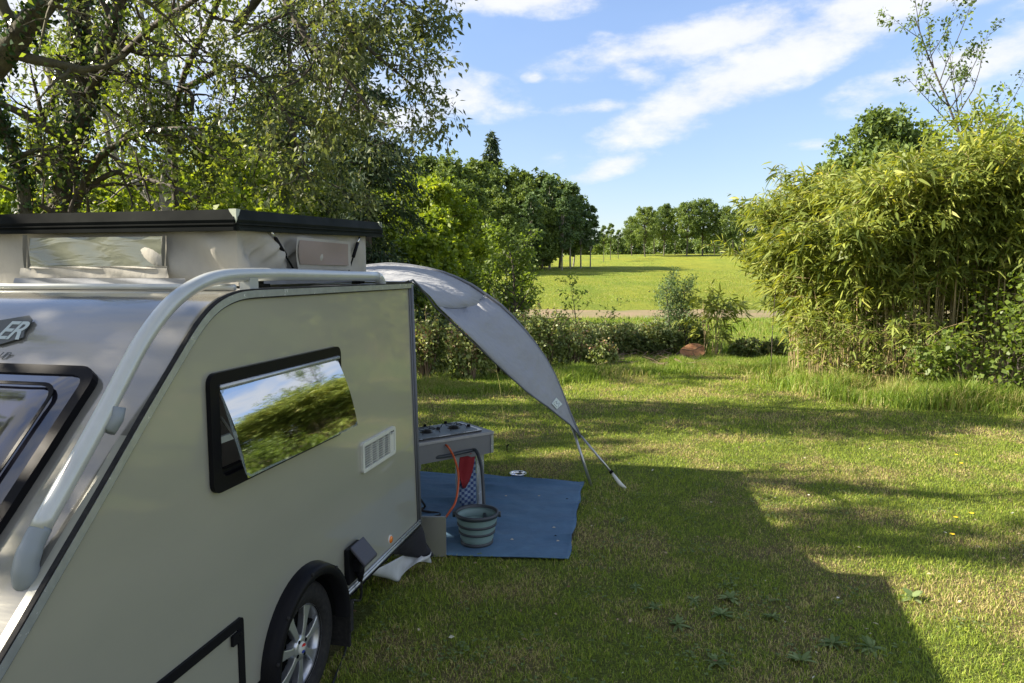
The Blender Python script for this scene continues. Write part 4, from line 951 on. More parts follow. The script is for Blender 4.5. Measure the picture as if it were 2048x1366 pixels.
# metal box beside the corner, strap, skirts under the caravan
bx0 = gnd(892, 1118); mbx = thing('metal_panel', 'bare sheet metal panel standing upright at the rear corner of the caravan', 'metal panel', bx0 + Vector((0, 0, .012)), -.03)
mesh('sheet', *join([box((-.16, .006, .125), (.32, .003, .25)), box((-.003, .022, .125), (.003, .028, .25))]), M['sheet_metal'], mbx)
mesh('folded_edge', *box((-.16, .006, .252), (.322, .012, .006)), M['alu'], mbx)
stp = smooth_path([at(838, 995, 4.75), gnd(850, 1012, .02), gnd(843, 1020, .03), gnd(858, 1024, .022), gnd(876, 1026, .02), gnd(880, 1030, .02), gnd(868, 1034, .02)], 5)
tag(mesh('strap', *tube(stp, .009, 5), M['black_cloth'], None, True), 'black webbing strap lying on the mat behind the metal panel', 'strap')
def drape(name, pts, m, label, cat, n=10, amp=.015):
    """pts: two polylines top and bottom in world space"""
    T, B = smooth_path(pts[0], 5), smooth_path(pts[1], 5); k = min(len(T), len(B)); V, F = [], []
    for i_ in range(k):
        for j in range(n + 1): c_ = j / n; V.append(T[i_].lerp(B[i_], c_) + Vector((amp * math.sin(i_ * 1.1 + c_ * 3), amp * math.cos(i_ * .9), 0)) * math.sin(math.pi * min(1, c_ + .2)))
    for i_ in range(k - 1):
        for j in range(n): q = i_ * (n + 1) + j; F.append((q, q + n + 1, q + n + 2, q + 1))
    o = mesh(name, V, F, m, None, True); o.modifiers.new('t', 'SOLIDIFY').thickness = .003; return tag(o, label, cat)
ca = wld(3.757, .0, .30)
drape('black_cover', [[wld(3.30, .03, .30), wld(3.5, .03, .30), wld(3.757, .0, .305), wld(3.80, .05, .30)], [at(795, 1106, 3.85), at(815, 1112, 3.92), at(850, 1116, 3.98), at(868, 1112, 4.05)]], M['black_cloth'], 'black fabric cover hanging below the rear corner of the caravan', 'cover', 10, .012)
drape('white_sheet', [[wld(3.12, .08, .29), wld(3.25, .06, .24), at(815, 1108, 3.95), at(848, 1114, 3.95), at(862, 1104, 4.0)], [gnd(765, 1140, .05), gnd(794, 1163, .015), gnd(806, 1148, .03), gnd(838, 1124, .10), gnd(862, 1126, .03)]], M['white_sheet'], 'crumpled white plastic sheet dangling under the caravan', 'sheet', 10, .010)
cb = [wld(2.868, -.045, .42), wld(2.868, -.05, .34), wld(2.87, -.04, .27), at(702, 1200, 3.05), gnd(706, 1212, .02), gnd(700, 1255, .012), gnd(688, 1310, .012), gnd(668, 1360, .012), gnd(630, 1480, .01)]
pc = thing('power_cable', 'black power cable plugged into the caravan socket and trailing over the grass', 'cable', cb[0])
mesh('cable', *tube([p - cb[0] for p in smooth_path(cb, 6)], .0055, 7), M['cable'], pc, True)
mesh('plug', *tube([Vector((0, 0, .03)), Vector((0, 0, -.02)), Vector((0, 0, -.06))], [.022, .020, .010], 10), M['black_plastic'], pc, True)
q = gnd(705, 1210, .02) - cb[0]; mesh('cable_tag', *box(q, (.012, .006, .035)), M['white_plastic'], pc)
# bits of debris on the mat
for k, (px_, py_, m_) in enumerate([(1024, 1079, 'pale_leaf'), (1108, 1055, 'pale_leaf'), (1111, 1072, 'black_matt'), (1078, 992, 'pale_leaf'), (1134, 998, 'black_matt'), (1012, 992, 'pale_leaf'), (1116, 1082, 'pale_leaf')]):
    p = gnd(px_, py_, .03); s_ = .012
    o = mesh('leaf_scrap', [(p.x - s_, p.y, p.z), (p.x, p.y - s_ * .6, p.z + .002), (p.x + s_, p.y, p.z), (p.x, p.y + s_ * .6, p.z + .005)], [(0, 1, 2, 3)], M[m_])
    tag(o, ['tiny dry leaf scrap on the mat right of the bucket base', 'pale dry leaf lying on the mat near its right edge', 'dark crumb on the mat close below the pale leaf', 'tiny pale scrap in the upper middle of the mat', 'dark scrap at the upper right of the mat', 'pale scrap on the mat above the bucket', 'small pale crumb at the lower right of the mat'][k], 'leaf scrap', 'scraps lying on the blue mat')

# ================================================================== LAWN GRASS
def lawn_mask(x, y):
    # nothing grows through the mat
    poly = [cFL, cFR, cNR, cNL]; inside = np.ones(len(x), bool)
    for k in range(4):
        p, q_ = poly[k], poly[(k + 1) % 4]; inside &= ((q_.x - p.x) * (y - p.y) - (q_.y - p.y) * (x - p.x)) < 0
    return ~inside
def noise2(x, y, s, seed):
    r = np.random.default_rng(seed); G = r.random((256, 256)); X_, Y_ = x * s + 500, y * s + 500
    xi, yi = np.floor(X_).astype(int), np.floor(Y_).astype(int); fx, fy = X_ - xi, Y_ - yi; fx = fx * fx * (3 - 2 * fx); fy = fy * fy * (3 - 2 * fy)
    g_ = lambda a_, b_: G[a_ % 256, b_ % 256]
    return (g_(xi, yi) * (1 - fx) + g_(xi + 1, yi) * fx) * (1 - fy) + (g_(xi, yi + 1) * (1 - fx) + g_(xi + 1, yi + 1) * fx) * fy
def blades(x, y, z, h, w, lean, name, m, kind='stuff', parent=None, tall=False):
    n = len(x); P = np.stack([x, y, z], 1); th = rng.random(n) * 2 * np.pi; ph_ = rng.random(n) * 2 * np.pi
    S_ = np.stack([np.cos(th), np.sin(th), np.zeros(n)], 1); Ld = np.stack([np.cos(ph_), np.sin(ph_), np.zeros(n)], 1)
    h = h[:, None]; w = np.broadcast_to(w, n)[:, None]; lean = lean[:, None]; up = np.zeros((n, 3)); up[:, 2] = 1
    mid = P + up * h * .55 * (1 - lean * .3) + Ld * h * lean * .25; tip = P + up * h * (1 - lean * .55) + Ld * h * lean
    if tall is None:                              # far blades: one tapering triangle each
        V = np.stack([P - S_ * w * .62, P + S_ * w * .62, tip], 1).reshape(-1, 3); k = np.arange(n) * 3
        o = npmesh(name, V, [np.stack([k, k + 1, k + 2], 1)], m, parent, var=rng.random(n)); tag(o, kind=kind); return o
    V = np.stack([P - S_ * w * .5, P + S_ * w * .5, mid + S_ * w * .42, mid - S_ * w * .42, tip], 1).reshape(-1, 3); k = np.arange(n) * 5
    o = npmesh(name, V, [np.stack([k, k + 1, k + 2, k + 3], 1), np.stack([k + 3, k + 2, k + 4], 1)], m, parent, var=np.tile(rng.random(n), 2))
    tag(o, kind=kind); return o
def scatter(n, y0, y1, pw=1.0, xl=-.62, xr=.80):
    y = y0 + (y1 - y0) * rng.random(n) ** pw; x = y * (xl + (xr - xl) * rng.random(n)); return x, y
X1, Y1 = scatter(270000, 2.55, 7.5, .95); k = lawn_mask(X1, Y1) & ~((X1 < -.9 + .22 * (Y1 - 2.7)) & (Y1 < 3.6)); X1, Y1 = X1[k], Y1[k]
cl = noise2(X1, Y1, 9, 3) * .6 + noise2(X1, Y1, 2.1, 4) * .4
blades(X1, Y1, X1 * 0 - .002, (.016 + .032 * cl) * rng.uniform(.5, 1.3, len(X1)), .0024 + .0006 * Y1 / 3, rng.uniform(.15, 1.25, len(X1)), 'grass', M['blade'])
X2, Y2 = scatter(230000, 7.5, 15.2, .9, -.45, .9)
cl = noise2(X2, Y2, 5, 5) * .5 + noise2(X2, Y2, 1.1, 6) * .5
blades(X2, Y2, hgt(X2, Y2) - .002, (.022 + .042 * cl) * rng.uniform(.5, 1.35, len(X2)), .0075, rng.uniform(.1, 1.1, len(X2)), 'grass', M['blade'], tall=None)
# lush uncut grass along the bramble bank and under the bamboo
def tuft_zone(n, pts, spread, h0, h1, name, w=.009):
    P = np.array(pts); idx = rng.integers(0, len(P) - 1, n); f_ = rng.random((n, 1)); c_ = P[idx] * (1 - f_) + P[idx + 1] * f_
    c_ = c_ + rng.normal(size=(n, 2)) * spread * np.array([1, .7]); cc = noise2(c_[:, 0], c_[:, 1], 2.5, 8)
    return blades(c_[:, 0], c_[:, 1], hgt(c_[:, 0], c_[:, 1]), (h0 + (h1 - h0) * cc) * rng.uniform(.5, 1.2, n), w, rng.uniform(.1, .9, n), name, M['tall_blade'])
def g2(px, py, z=0): p = gnd(px, py, z); return (p.x, p.y)
tuft_zone(26000, [g2(835, 775), g2(920, 778), g2(1010, 770), g2(1120, 755), g2(1230, 742)], .30, .06, .26, 'tall_grass')
tuft_zone(52000, [g2(1230, 742), g2(1330, 732), g2(1430, 728), g2(1520, 730), g2(1600, 738)], .62, .05, .20, 'tall_grass')
tuft_zone(22000, [g2(1600, 762), g2(1730, 792), g2(1830, 806), g2(1940, 806), g2(2080, 812)], .36, .05, .50, 'tall_grass', .010)
# rough grass on the bank beyond, around the scrub
X3, Y3 = scatter(90000, 15.0, 31.5, .8, -.35, .55)
blades(X3, Y3, hgt(X3, Y3), (.08 + .22 * noise2(X3, Y3, .7, 9)) * rng.uniform(.5, 1.3, len(X3)), .022, rng.uniform(.1, .9, len(X3)), 'rough_grass', M['tall_blade'], tall=None)
X4, Y4 = scatter(50000, 40.5, 95, 1.2, -.25, .42)
blades(X4, Y4, hgt(X4, Y4), (.05 + .12 * noise2(X4, Y4, .3, 10)) * rng.uniform(.4, 1.2, len(X4)), .03, rng.uniform(.1, .9, len(X4)), 'meadow_grass', M['tall_blade'], tall=None)
# weeds in the lawn
def rosette(p, n, L, label, seed, wide=.24, group='broad-leaved weeds in the lawn'):
    r = np.random.default_rng(seed); n = n + 8; L = L * .60; wide = wide * .95; th = np.arange(n) * 2.4 + r.random(n) * .9; el = r.uniform(.0, .9, n)
    D = np.stack([np.cos(th) * np.cos(el), np.sin(th) * np.cos(el), np.sin(el)], 1); P = np.zeros((n, 3)); P[:, 2] = .012
    Ls = L * r.uniform(.6, 1.15, n); v_, a_, b_, c_ = long_leaf_arrays(P, D, np.tile([0, 0, 1.], (n, 1)), Ls, Ls * wide, .35)
    root = thing('weed_rosette', label, 'weed', p, 0, group)
    vv = r.random(n)
    for k in range(n):
        ve = v_[k * 6:(k + 1) * 6]
        npmesh('leaf', ve, [np.array([[0, 1, 2]]), np.array([[1, 3, 4, 2]]), np.array([[3, 5, 4]])], M['leaf_weed'], root, var=np.full(3, vv[k]))
    return root
ros = [(1243, 1046, 8, .09, 'small weed rosette in the shade right of the mat edge'), (1271, 1178, 7, .09, 'small pale weed rosette, leftmost of the weed patch'),
       (1308, 1219, 10, .10, 'dark compact weed rosette below the small pale one'), (1387, 1205, 9, .11, 'weed rosette at the top left of the shaded patch'),
       (1461, 1201, 10, .13, 'weed rosette with one long leaf pointing right'), (1442, 1233, 12, .13, 'wide spiky weed rosette in the middle of the patch'),
       (1355, 1254, 11, .12, 'pale upright weed rosette low in the shade'), (1544, 1238, 9, .11, 'flat weed rosette right of the central patch'),
       (1665, 1293, 12, .14, 'large fan-leaved weed rosette, left of the big pair near the shadow edge'), (1743, 1300, 13, .14, 'large dark weed rosette, right of the big pair'),
       (1602, 1326, 8, .13, 'pale weed rosette with a long leaf standing up'), (1433, 1330, 11, .10, 'low bluish weed rosette near the bottom of the lawn'), (1676, 1210, 5, .07, 'tiny weed alone in the shaded grass'),
       (1825, 1200, 4, .14, 'broad pale dock leaf lying at the shadow edge')]
for k, (px_, py_, n_, L_, lb) in enumerate(ros): rosette(gnd(px_, py_), n_, L_, lb, 100 + k, .42 if k == 13 else .26)
fl = [(1912, 1050, 'lower left'), (1941, 1041, 'upper right'), (1903, 1085, 'lowest')]
for k, (px_, py_, w_) in enumerate(fl + [(1912, 921, 'far'), (1922, 938, 'far near')]):
    p = gnd(px_, py_); lb = ['yellow lawn flower, the left one of the close pair', 'yellow lawn flower, the right one of the close pair', 'yellow lawn flower below the close pair', 'yellow lawn flower far right beside a second one', 'yellow lawn flower far right, slightly nearer than its neighbour'][k]
    ft_ = thing('lawn_flower', lb, 'flower', p, random.random() * 6, 'yellow flowers in the lawn')
    mesh('stem', *tube([(0, 0, 0), (.005, 0, .05)], .0015, 4), M['leaf_weed'], ft_)
    V, F = [], []
    for q_ in range(9):
        t0 = q_ * 2 * math.pi / 9; c_ = Vector((.005, 0, .052)); d_ = Vector((math.cos(t0), math.sin(t0), .35)); s_ = Vector((-math.sin(t0), math.cos(t0), 0)); b_ = len(V)
        V += [c_, c_ + d_ * .012 + s_ * .005, c_ + d_ * .018, c_ + d_ * .012 - s_ * .005]; F.append((b_, b_ + 1, b_ + 2, b_ + 3))
    mesh('petals', V, F, M['yellow'], ft_)

# dead leaves, petals and clover scattered in the turf
nl_ = 900; lx_, ly_ = scatter(nl_, 2.6, 14, 1.2); kk_ = lawn_mask(lx_, ly_); lx_, ly_ = lx_[kk_], ly_[kk_]; P_ = np.stack([lx_, ly_, rng.uniform(.012, .03, len(lx_))], 1)
D_ = rnd_dir(len(P_)); D_[:, 2] *= .3; v_, f_ = leaf_arrays(P_, D_, np.tile([0, 0, 1.], (len(P_), 1)) + rng.normal(size=P_.shape) * .4, rng.uniform(.010, .034, len(P_)), rng.uniform(.006, .018, len(P_)), 0)
M['litter'] = leafmat('litter', [(0, (.16, .10, .055)), (.6, (.36, .29, .17)), (1, (.60, .58, .46))], .1, .8, spec=.1)
tag(npmesh('leaf_litter', v_, [f_], M['litter'], None, var=rng.random(len(P_)) ** 1.6), kind='stuff')
nc_ = 2600; cx_, cy_ = scatter(nc_ // 13, 2.6, 8.5, 1.0); ci_ = rng.integers(0, len(cx_), nc_); qx, qy = cx_[ci_] + rng.normal(size=nc_) * .07, cy_[ci_] + rng.normal(size=nc_) * .07; kk_ = lawn_mask(qx, qy); qx, qy = qx[kk_], qy[kk_]
P_ = np.repeat(np.stack([qx, qy, rng.uniform(.012, .035, len(qx))], 1), 3, 0); th_ = np.tile([0, 2.09, 4.19], len(qx)) + np.repeat(rng.random(len(qx)) * 6.28, 3)
D_ = np.stack([np.cos(th_), np.sin(th_), np.full(len(th_), .25)], 1); v_, f_ = leaf_arrays(P_, D_, np.tile([0, 0, 1.], (len(P_), 1)), .013, .012, 0)
tag(npmesh('clover', v_, [f_], M['leaf_weed'], None, var=rng.random(len(P_)) * .7), kind='stuff')

# ================================================================== BRAMBLE BANK AND SCRUB
def bush(name, label, cat, c, r, n, L, Wd, m, group=None, stems=6, lumps=10, shell=.7, var=(0, 1), stem_m='dead'):
    root = thing(name, label, cat, (c[0], c[1], H(c[0], c[1])), 0, group)
    ls = []; k = max(3, int(lumps / 3))
    for q_ in range(k):
        a_ = rng.random() * 6.28; rr_ = rng.random() ** .5 * .55
        cc = (math.cos(a_) * rr_ * r[0], math.sin(a_) * rr_ * r[1], r[2] * rng.uniform(.35, .62)); sc = rng.uniform(.42, .72)
        ls.append(ellipsoid_leaves(cc, (r[0] * sc, r[1] * sc, r[2] * sc * .85), n // k, L, Wd, 10, shell, .4))
    V, F = [], []; sprigs = []
    for q_ in range(stems * 3):
        a_ = random.random() * 6.28; e = Vector((math.cos(a_) * r[0] * .8 * random.random(), math.sin(a_) * r[1] * .8 * random.random(), r[2] * random.uniform(.7, 1.05)))
        e = e * random.uniform(.9, 1.35); sprigs.append((e * .45, e))
        v2, f2 = tube(smooth_path([Vector((e.x * .3, e.y * .3, 0)), e * .55 + Vector((random.gauss(0, .05), 0, 0)), e], 3), [.012] * 3 + [.006] * 4, 4, False); b_ = len(V); V += v2; F += [tuple(i_ + b_ for i_ in g_) for g_ in f2]
    mesh('stems', V, F, M[stem_m], root)
    A0, A1 = np.array([tuple(a_) for a_, _ in sprigs]), np.array([tuple(b_) for _, b_ in sprigs]); ns2 = int(n * .28); si = rng.integers(0, len(A0), ns2); t2 = rng.random((ns2, 1)) ** .7
    sp_ = A0[si] * (1 - t2) + A1[si] * t2 + rng.normal(size=(ns2, 3)) * .045 * (L / .06)
    vv_, ff_ = leaf_arrays(sp_, rnd_dir(ns2, .3), rnd_dir(ns2, .8), L * rng.uniform(.6, 1.2, ns2), Wd, .15); ls.append((vv_, ff_, rng.uniform(.3, 1, ns2)))
    v_, f_, w_ = merge(ls); v_[:, 2] = np.maximum(v_[:, 2], .01)
    npmesh('foliage', v_, [f_], m, root, var=var[0] + (var[1] - var[0]) * w_)
    return root
# (px, py of base, half width px, height px, label)
br_ = [(850, 765, 65, 105, 'bramble mound seen just beside the rear corner of the caravan'), (935, 768, 60, 95, 'low leafy bramble mound seen under the awning edge'), (1010, 755, 60, 120, 'bramble mound hidden behind the awning cloth'),
       (1085, 738, 60, 92, 'pale green bramble mound right of the awning'), (1150, 735, 42, 62, 'small round bramble mound in front of the dead twigs'), (1205, 738, 36, 40, 'smallest bramble clump at the end of the bank')]
for (px_, py_, hw, hh, lb) in br_:
    p = gnd(px_, py_); s_ = (p - Vector((0, 0, CAM_H))).length / FPX
    bush('bramble_bush', lb, 'bush', (p.x, p.y + hw * s_ * .7), (hw * s_ * 1.05, hw * s_ * .8, hh * s_ * 1.08), int(5200 * (hw / 60) ** 1.6), .062, .042, M['leaf_bramble'], 'bramble mounds along the bank', 8)
bk2 = [(820, 690, 60, 90, 15), (900, 690, 70, 80, 16), (980, 685, 60, 70, 16), (1150, 690, 70, 58, 15.6), (1235, 700, 70, 60, 15.2), (1310, 700, 70, 62, 15.4), (1190, 660, 80, 40, 18.5), (1290, 655, 80, 38, 19.5), (1375, 680, 50, 60, 16.2), (1080, 670, 60, 50, 17.5),
       (1490, 705, 40, 30, 14.6), (1550, 706, 40, 26, 14.8), (1620, 640, 60, 24, 21.0)]
lb2 = ['dark scrub bush behind the brambles, next to the caravan', 'dark scrub bush behind the awning pole', 'dark scrub bush left of the young tree', 'dark shrub behind the dead twigs', 'dark spreading shrub in the middle of the bank',
       'dark shrub left of the cut stump', 'low far scrub behind the thin sapling', 'low far scrub below the dirt track', 'dark shrub directly behind the cut stump', 'scrub bush at the foot of the young tree', 'brown low shrub right of the cut stump', 'low dark growth between stump and bamboo', 'low bushes on the bank left of the bamboo']
for (px_, py_, hw, hh, y_), lb in zip(bk2, lb2):
    p = at(px_, py_, y_); s_ = y_ / FPX; zz = H(p.x, y_)
    hh2 = ((p.z - zz) / s_ * .5 + hh) * .74
    bush('scrub_bush', lb, 'bush', (p.x, y_), (hw * s_, hw * s_ * .7, max(.25, hh2 * s_)), 3400, .085, .05, M['leaf_under'], 'scrub on the bank', 8)
# dead twig litter
V, F = [], []
for k in range(420):
    px_ = random.uniform(1150, 1400); p = gnd(px_, random.uniform(704, 738)); a_ = random.random() * 6.28; l_ = random.uniform(.08, .4); e = random.uniform(0, .5)
    d_ = Vector((math.cos(a_), math.sin(a_), e)) * l_; v2, f2 = tube([p + Vector((0, 0, .01)), p + d_ * .5 + Vector((0, 0, .03)), p + d_], .005, 3, False); b_ = len(V); V += v2; F += [tuple(i_ + b_ for i_ in g_) for g_ in f2]
tag(mesh('twig_litter', V, F, M['dead']), kind='stuff')
# cut stump
sp0 = gnd(1388, 716); sr = .27
stump = thing('tree_stump', 'fresh orange-faced tree stump tilted in the scrub', 'stump', (sp0.x, sp0.y + .12, 0))
ax = Vector((-.05, -.82, .57)).normalized(); sx_ = Vector((1, 0, .30)); sx_ = (sx_ - ax * sx_.dot(ax)).normalized(); sy_ = ax.cross(sx_)
def ring(rad, back, n=28):
    return [Vector((0, 0, .13)) - ax * back + (sx_ * math.cos(2 * math.pi * k / n) * 1.0 + sy_ * math.sin(2 * math.pi * k / n) * .66) * rad * (1 + .03 * math.sin(k * 1.1) + .03 * math.sin(k * 5.3)) for k in range(n)]
R0, R1, R2 = ring(sr, 0), ring(sr * 1.05, .06), ring(sr * 1.25, .5)
mesh('bark', R0 + R1 + R2, [(a_ * 28 + k, a_ * 28 + (k + 1) % 28, (a_ + 1) * 28 + (k + 1) % 28, (a_ + 1) * 28 + k) for a_ in (0, 1) for k in range(28)], M['bark'], stump, True)
Ri = ring(sr * .985, -.004); mesh('cut_face', Ri + [Vector((0, 0, .13)) + ax * .006], [(k, (k + 1) % 28, 28) for k in range(28)], M['cut_wood'], stump)
for k in range(3):
    a_ = .4 + k * 2.1; c0 = Vector((0, 0, .13)) + ax * .008; e = c0 + (sx_ * math.cos(a_) + sy_ * math.sin(a_) * .66) * sr * .9
    mesh('crack', *tube([c0, e], [.004, .010], 4), M['dead'], stump)

# ================================================================== SMALL TREES ON THE BANK
def small_tree(name, label, px, py_top, y, r0, kids, maxlev, nleaf, L, Wd, m, sk_kw, group=None, bark='bark', stems=1, lean=0.0, jitter=.05):
    x = at(px, py_top, y).x; z0 = H(x, y); hh = at(px, py_top, y).z - z0
    root = thing(name, label, 'tree', (x, y, z0), 0, group); s = Skel()
    for k in range(stems):
        s.grow(Vector((random.gauss(0, .03 * stems), 0, 0)), Vector((random.gauss(lean, .05 + .1 * (stems > 1)), random.gauss(0, .05), 1)), hh * random.uniform(.85, 1.0) if k else hh, r0, 0, maxlev, kids, .07, .05, **sk_kw)
    s.wood_mesh('trunk', M[bark], root); s.leaves(nleaf, L, Wd, 'crown', M[m], root, jitter)
    return root
small_tree('young_tree', 'young leafy tree with upswept branches on the bank beside the awning', 1040, 478, 16.0, .045, (17, 8), 2, 18, .095, .06, 'leaf_hazel', dict(ratio=.42, spread=.8, start=.22), jitter=.07)
small_tree('young_tree', 'bushy young tree tucked behind the awning top', 965, 540, 17.5, .04, (15, 7), 2, 16, .10, .06, 'leaf_hazel', dict(ratio=.5, spread=.9, start=.1), stems=2)
small_tree('sapling', 'thin sapling with few leaves standing before the earth track', 1158, 556, 17.0, .016, (13, 3), 2, 5, .07, .045, 'leaf_hazel', dict(ratio=.34, spread=.75, start=.3), jitter=.03)
small_tree('young_tree', 'feathery multi-stemmed young tree above the cut stump', 1372, 560, 15.6, .02, (16, 6), 2, 9, .06, .028, 'leaf_birch', dict(ratio=.40, spread=.7, start=.15), stems=4)
small_tree('sapling', 'low twiggy sapling between scrub and earth track', 1215, 612, 17.5, .012, (8, 3), 2, 4, .07, .04, 'leaf_hazel', dict(ratio=.6, spread=.9, start=.2), jitter=.03)

# ================================================================== BAMBOO
def bamboo(label, cx, cy, rx, ry, ht, nc, nl, lean=(0, 0), low=.25, L0=.22, vr=(0, 1), group='bamboo clumps at the right of the lawn', culm_r=.011, wd=.17):
    if nl > 4000: nl = int(nl * 2.0); L0 = .185
    root = thing('bamboo_clump', label, 'bamboo', (cx, cy, H(cx, cy)), 0, group); paths = []
    for k in range(nc):
        a_ = random.random() * 6.28; rr_ = random.random() ** .5; bx, by = math.cos(a_) * rr_ * rx * .62, math.sin(a_) * rr_ * ry * .62
        hh = ht * random.uniform(.72, 1.05); ox, oy = bx * random.uniform(.5, 1.1) + lean[0] * random.uniform(.3, 1.2), by * random.uniform(.5, 1.1) + lean[1] * random.uniform(.3, 1.2)
        pts = smooth_path([Vector((bx, by, 0)), Vector((bx + ox * .10 + random.gauss(0, .04), by + oy * .10, hh * .4)), Vector((bx + ox * .4 + random.gauss(0, .06), by + oy * .4, hh * .78)), Vector((bx + ox + random.gauss(0, .1), by + oy, hh * .98))], 3)
        paths.append(pts); r_ = culm_r * random.uniform(.6, 1.2)
        v2, f2 = tube(pts, [r_ * (1 - .07 * q_) for q_ in range(len(pts))], 5, False); mesh('culm', v2, f2, M['culm'], root, True)
    A = np.array([[tuple(p) for p in pts] for pts in paths]); ns_ = A.shape[1]
    nsp = nl // 7; ci = rng.integers(0, nc, nsp); f_ = (low + (1 - low) * rng.random(nsp) ** .75) * (ns_ - 1.001); lo = f_.astype(int); fr = (f_ - lo)[:, None]
    base = A[ci, lo] * (1 - fr) + A[ci, lo + 1] * fr
    # side sprays reach outward from the clump; each carries a fan of drooping leaves
    outw = base.copy(); outw[:, 2] = 0; th = rng.random(nsp) * 2 * np.pi; sd = unit(unit(outw) * .6 + np.stack([np.cos(th), np.sin(th), rng.uniform(.0, .7, nsp)], 1)); ln = rng.uniform(.08, .62, nsp)[:, None]
    tipp = base + sd * ln; si = np.repeat(np.arange(nsp), 7); n = len(si)
    P = base[si] + (tipp[si] - base[si]) * rng.uniform(.45, 1.05, n)[:, None]; D = unit(sd[si] * .8 + rng.normal(size=(n, 3)) * .5); D[:, 2] -= .15
    Ls = L0 * rng.uniform(.55, 1.25, n)
    v_, a1, b1, c1 = long_leaf_arrays(P, D, rnd_dir(n, 1.5), Ls, Ls * wd * rng.uniform(.8, 1.2, n), rng.uniform(.05, .55, n))
    va = vr[0] + (vr[1] - vr[0]) * np.clip(rng.random(nsp)[si] * .65 + rng.random(n) * .35, 0, 1); va = np.where(va > .97 * vr[1], va, np.minimum(va, .93))
    npmesh('foliage', v_, [a1, b1, c1], M['leaf_bamboo'], root, var=np.concatenate([va, va, va]))
    V, F = [], []
    for k in range(0, nsp, 3):
        v2, f2 = tube([Vector(base[k]), Vector(tipp[k])], .0025, 3, False); b_ = len(V); V += v2; F += [tuple(i_ + b_ for i_ in g_) for g_ in f2]
    tag(mesh('side_shoots', V, F, M['culm'], root), kind='stuff')
    return root
bamboo('outer bamboo clump at the left end of the hedge, arching over the lawn', 5.25, 12.3, .8, .9, 3.0, 34, 7000, (-.62, -.15), .26)
bamboo('bamboo clump second from the left end of the hedge', 5.55, 11.2, .8, .8, 3.1, 30, 7600, (-.55, -.25), .36)
bamboo('bamboo clump with a sheaf of bare brown canes at its foot', 6.35, 10.9, .85, .8, 3.4, 34, 7600, (-.35, -.35), .40)
bamboo('bamboo clump with leaning canes over a dark hollow', 7.35, 10.7, .9, .8, 3.65, 30, 7200, (-.2, -.4), .47)
bamboo('rightmost bamboo clump behind the hazel shrub', 8.4, 10.6, .9, .8, 3.95, 26, 6200, (-.1, -.4), .38)
bamboo('rear bamboo clump filling the left part of the hedge top', 6.0, 12.8, 1.0, .9, 3.45, 24, 8200, (-.5, -.1), .02)
bamboo('rear bamboo clump in the middle of the hedge', 7.4, 12.4, 1.1, .9, 3.9, 24, 8200, (-.2, -.2), .02)
bamboo('tall rear bamboo clump at the right of the hedge', 8.9, 12.2, 1.1, .9, 4.4, 22, 7600, (-.1, -.2), .02)
bamboo('low fringe of dry young bamboo at the hedge foot', 4.95, 11.0, .55, .45, 1.15, 34, 1500, (-.1, -.1), .1, .13, (.2, .9), culm_r=.006)
bamboo('low fringe of dry young bamboo below the second clump', 5.75, 10.35, .6, .4, 1.05, 34, 1300, (-.05, -.1), .1, .13, (.1, .8), culm_r=.006)
bp_ = at(1425, 690, 15.0); bamboo('small drooping bamboo tuft growing alone beside the cut stump', bp_.x, 15.0, .35, .3, 1.35, 10, 900, (.1, 0), .15, .2, (.3, .9), None)
q = at(1478, 400, 12.0)
small_tree('bare_shoot', 'long pinkish shoot poking out of the top left of the bamboo', 1562, 345, 12.0, .008, (9, 2), 1, 5, .12, .018, 'leaf_bramble', dict(ratio=.14, spread=.6, start=.8), lean=.0, jitter=.02)
# hazel shrubs in the hedge
def leafy_shrub(label, cx, cy, ht, r0, n, name='hazel_shrub', m='leaf_hazel', stems=5, L=.075, Wd=.065, kids=(9, 5), droop=.0):
    root = thing(name, label, 'shrub', (cx, cy, H(cx, cy))); s = Skel()
    for k in range(stems): s.grow(Vector((random.gauss(0, .15), random.gauss(0, .1), 0)), Vector((random.gauss(0, .28), random.gauss(-.1, .2), 1)), ht * random.uniform(.75, 1), r0, 0, 2, kids, .12, .02, .45, .95, .12, droop)
    s.wood_mesh('stems', M['bark'], root); s.leaves(n, L, Wd, 'crown', M[m], root, .07, True, .1); return root
leafy_shrub('round-leaved hazel shrub in front of the rightmost bamboo', 6.95, 9.65, 1.75, .015, 7, stems=4)
leafy_shrub('taller round-leaved hazel shrub at the right edge', 7.6, 9.9, 1.95, .015, 8, stems=5)
leafy_shrub('low hazel shoots in the dark hollow of the bamboo', 6.25, 9.85, 1.05, .010, 6, stems=4, kids=(7, 3))
leafy_shrub('bright green tall shrub above the right end of the bamboo', 8.2, 10.9, 4.5, .03, 9, 'tall_shrub', 'leaf_bright', 4, .09, .06, (12, 6))

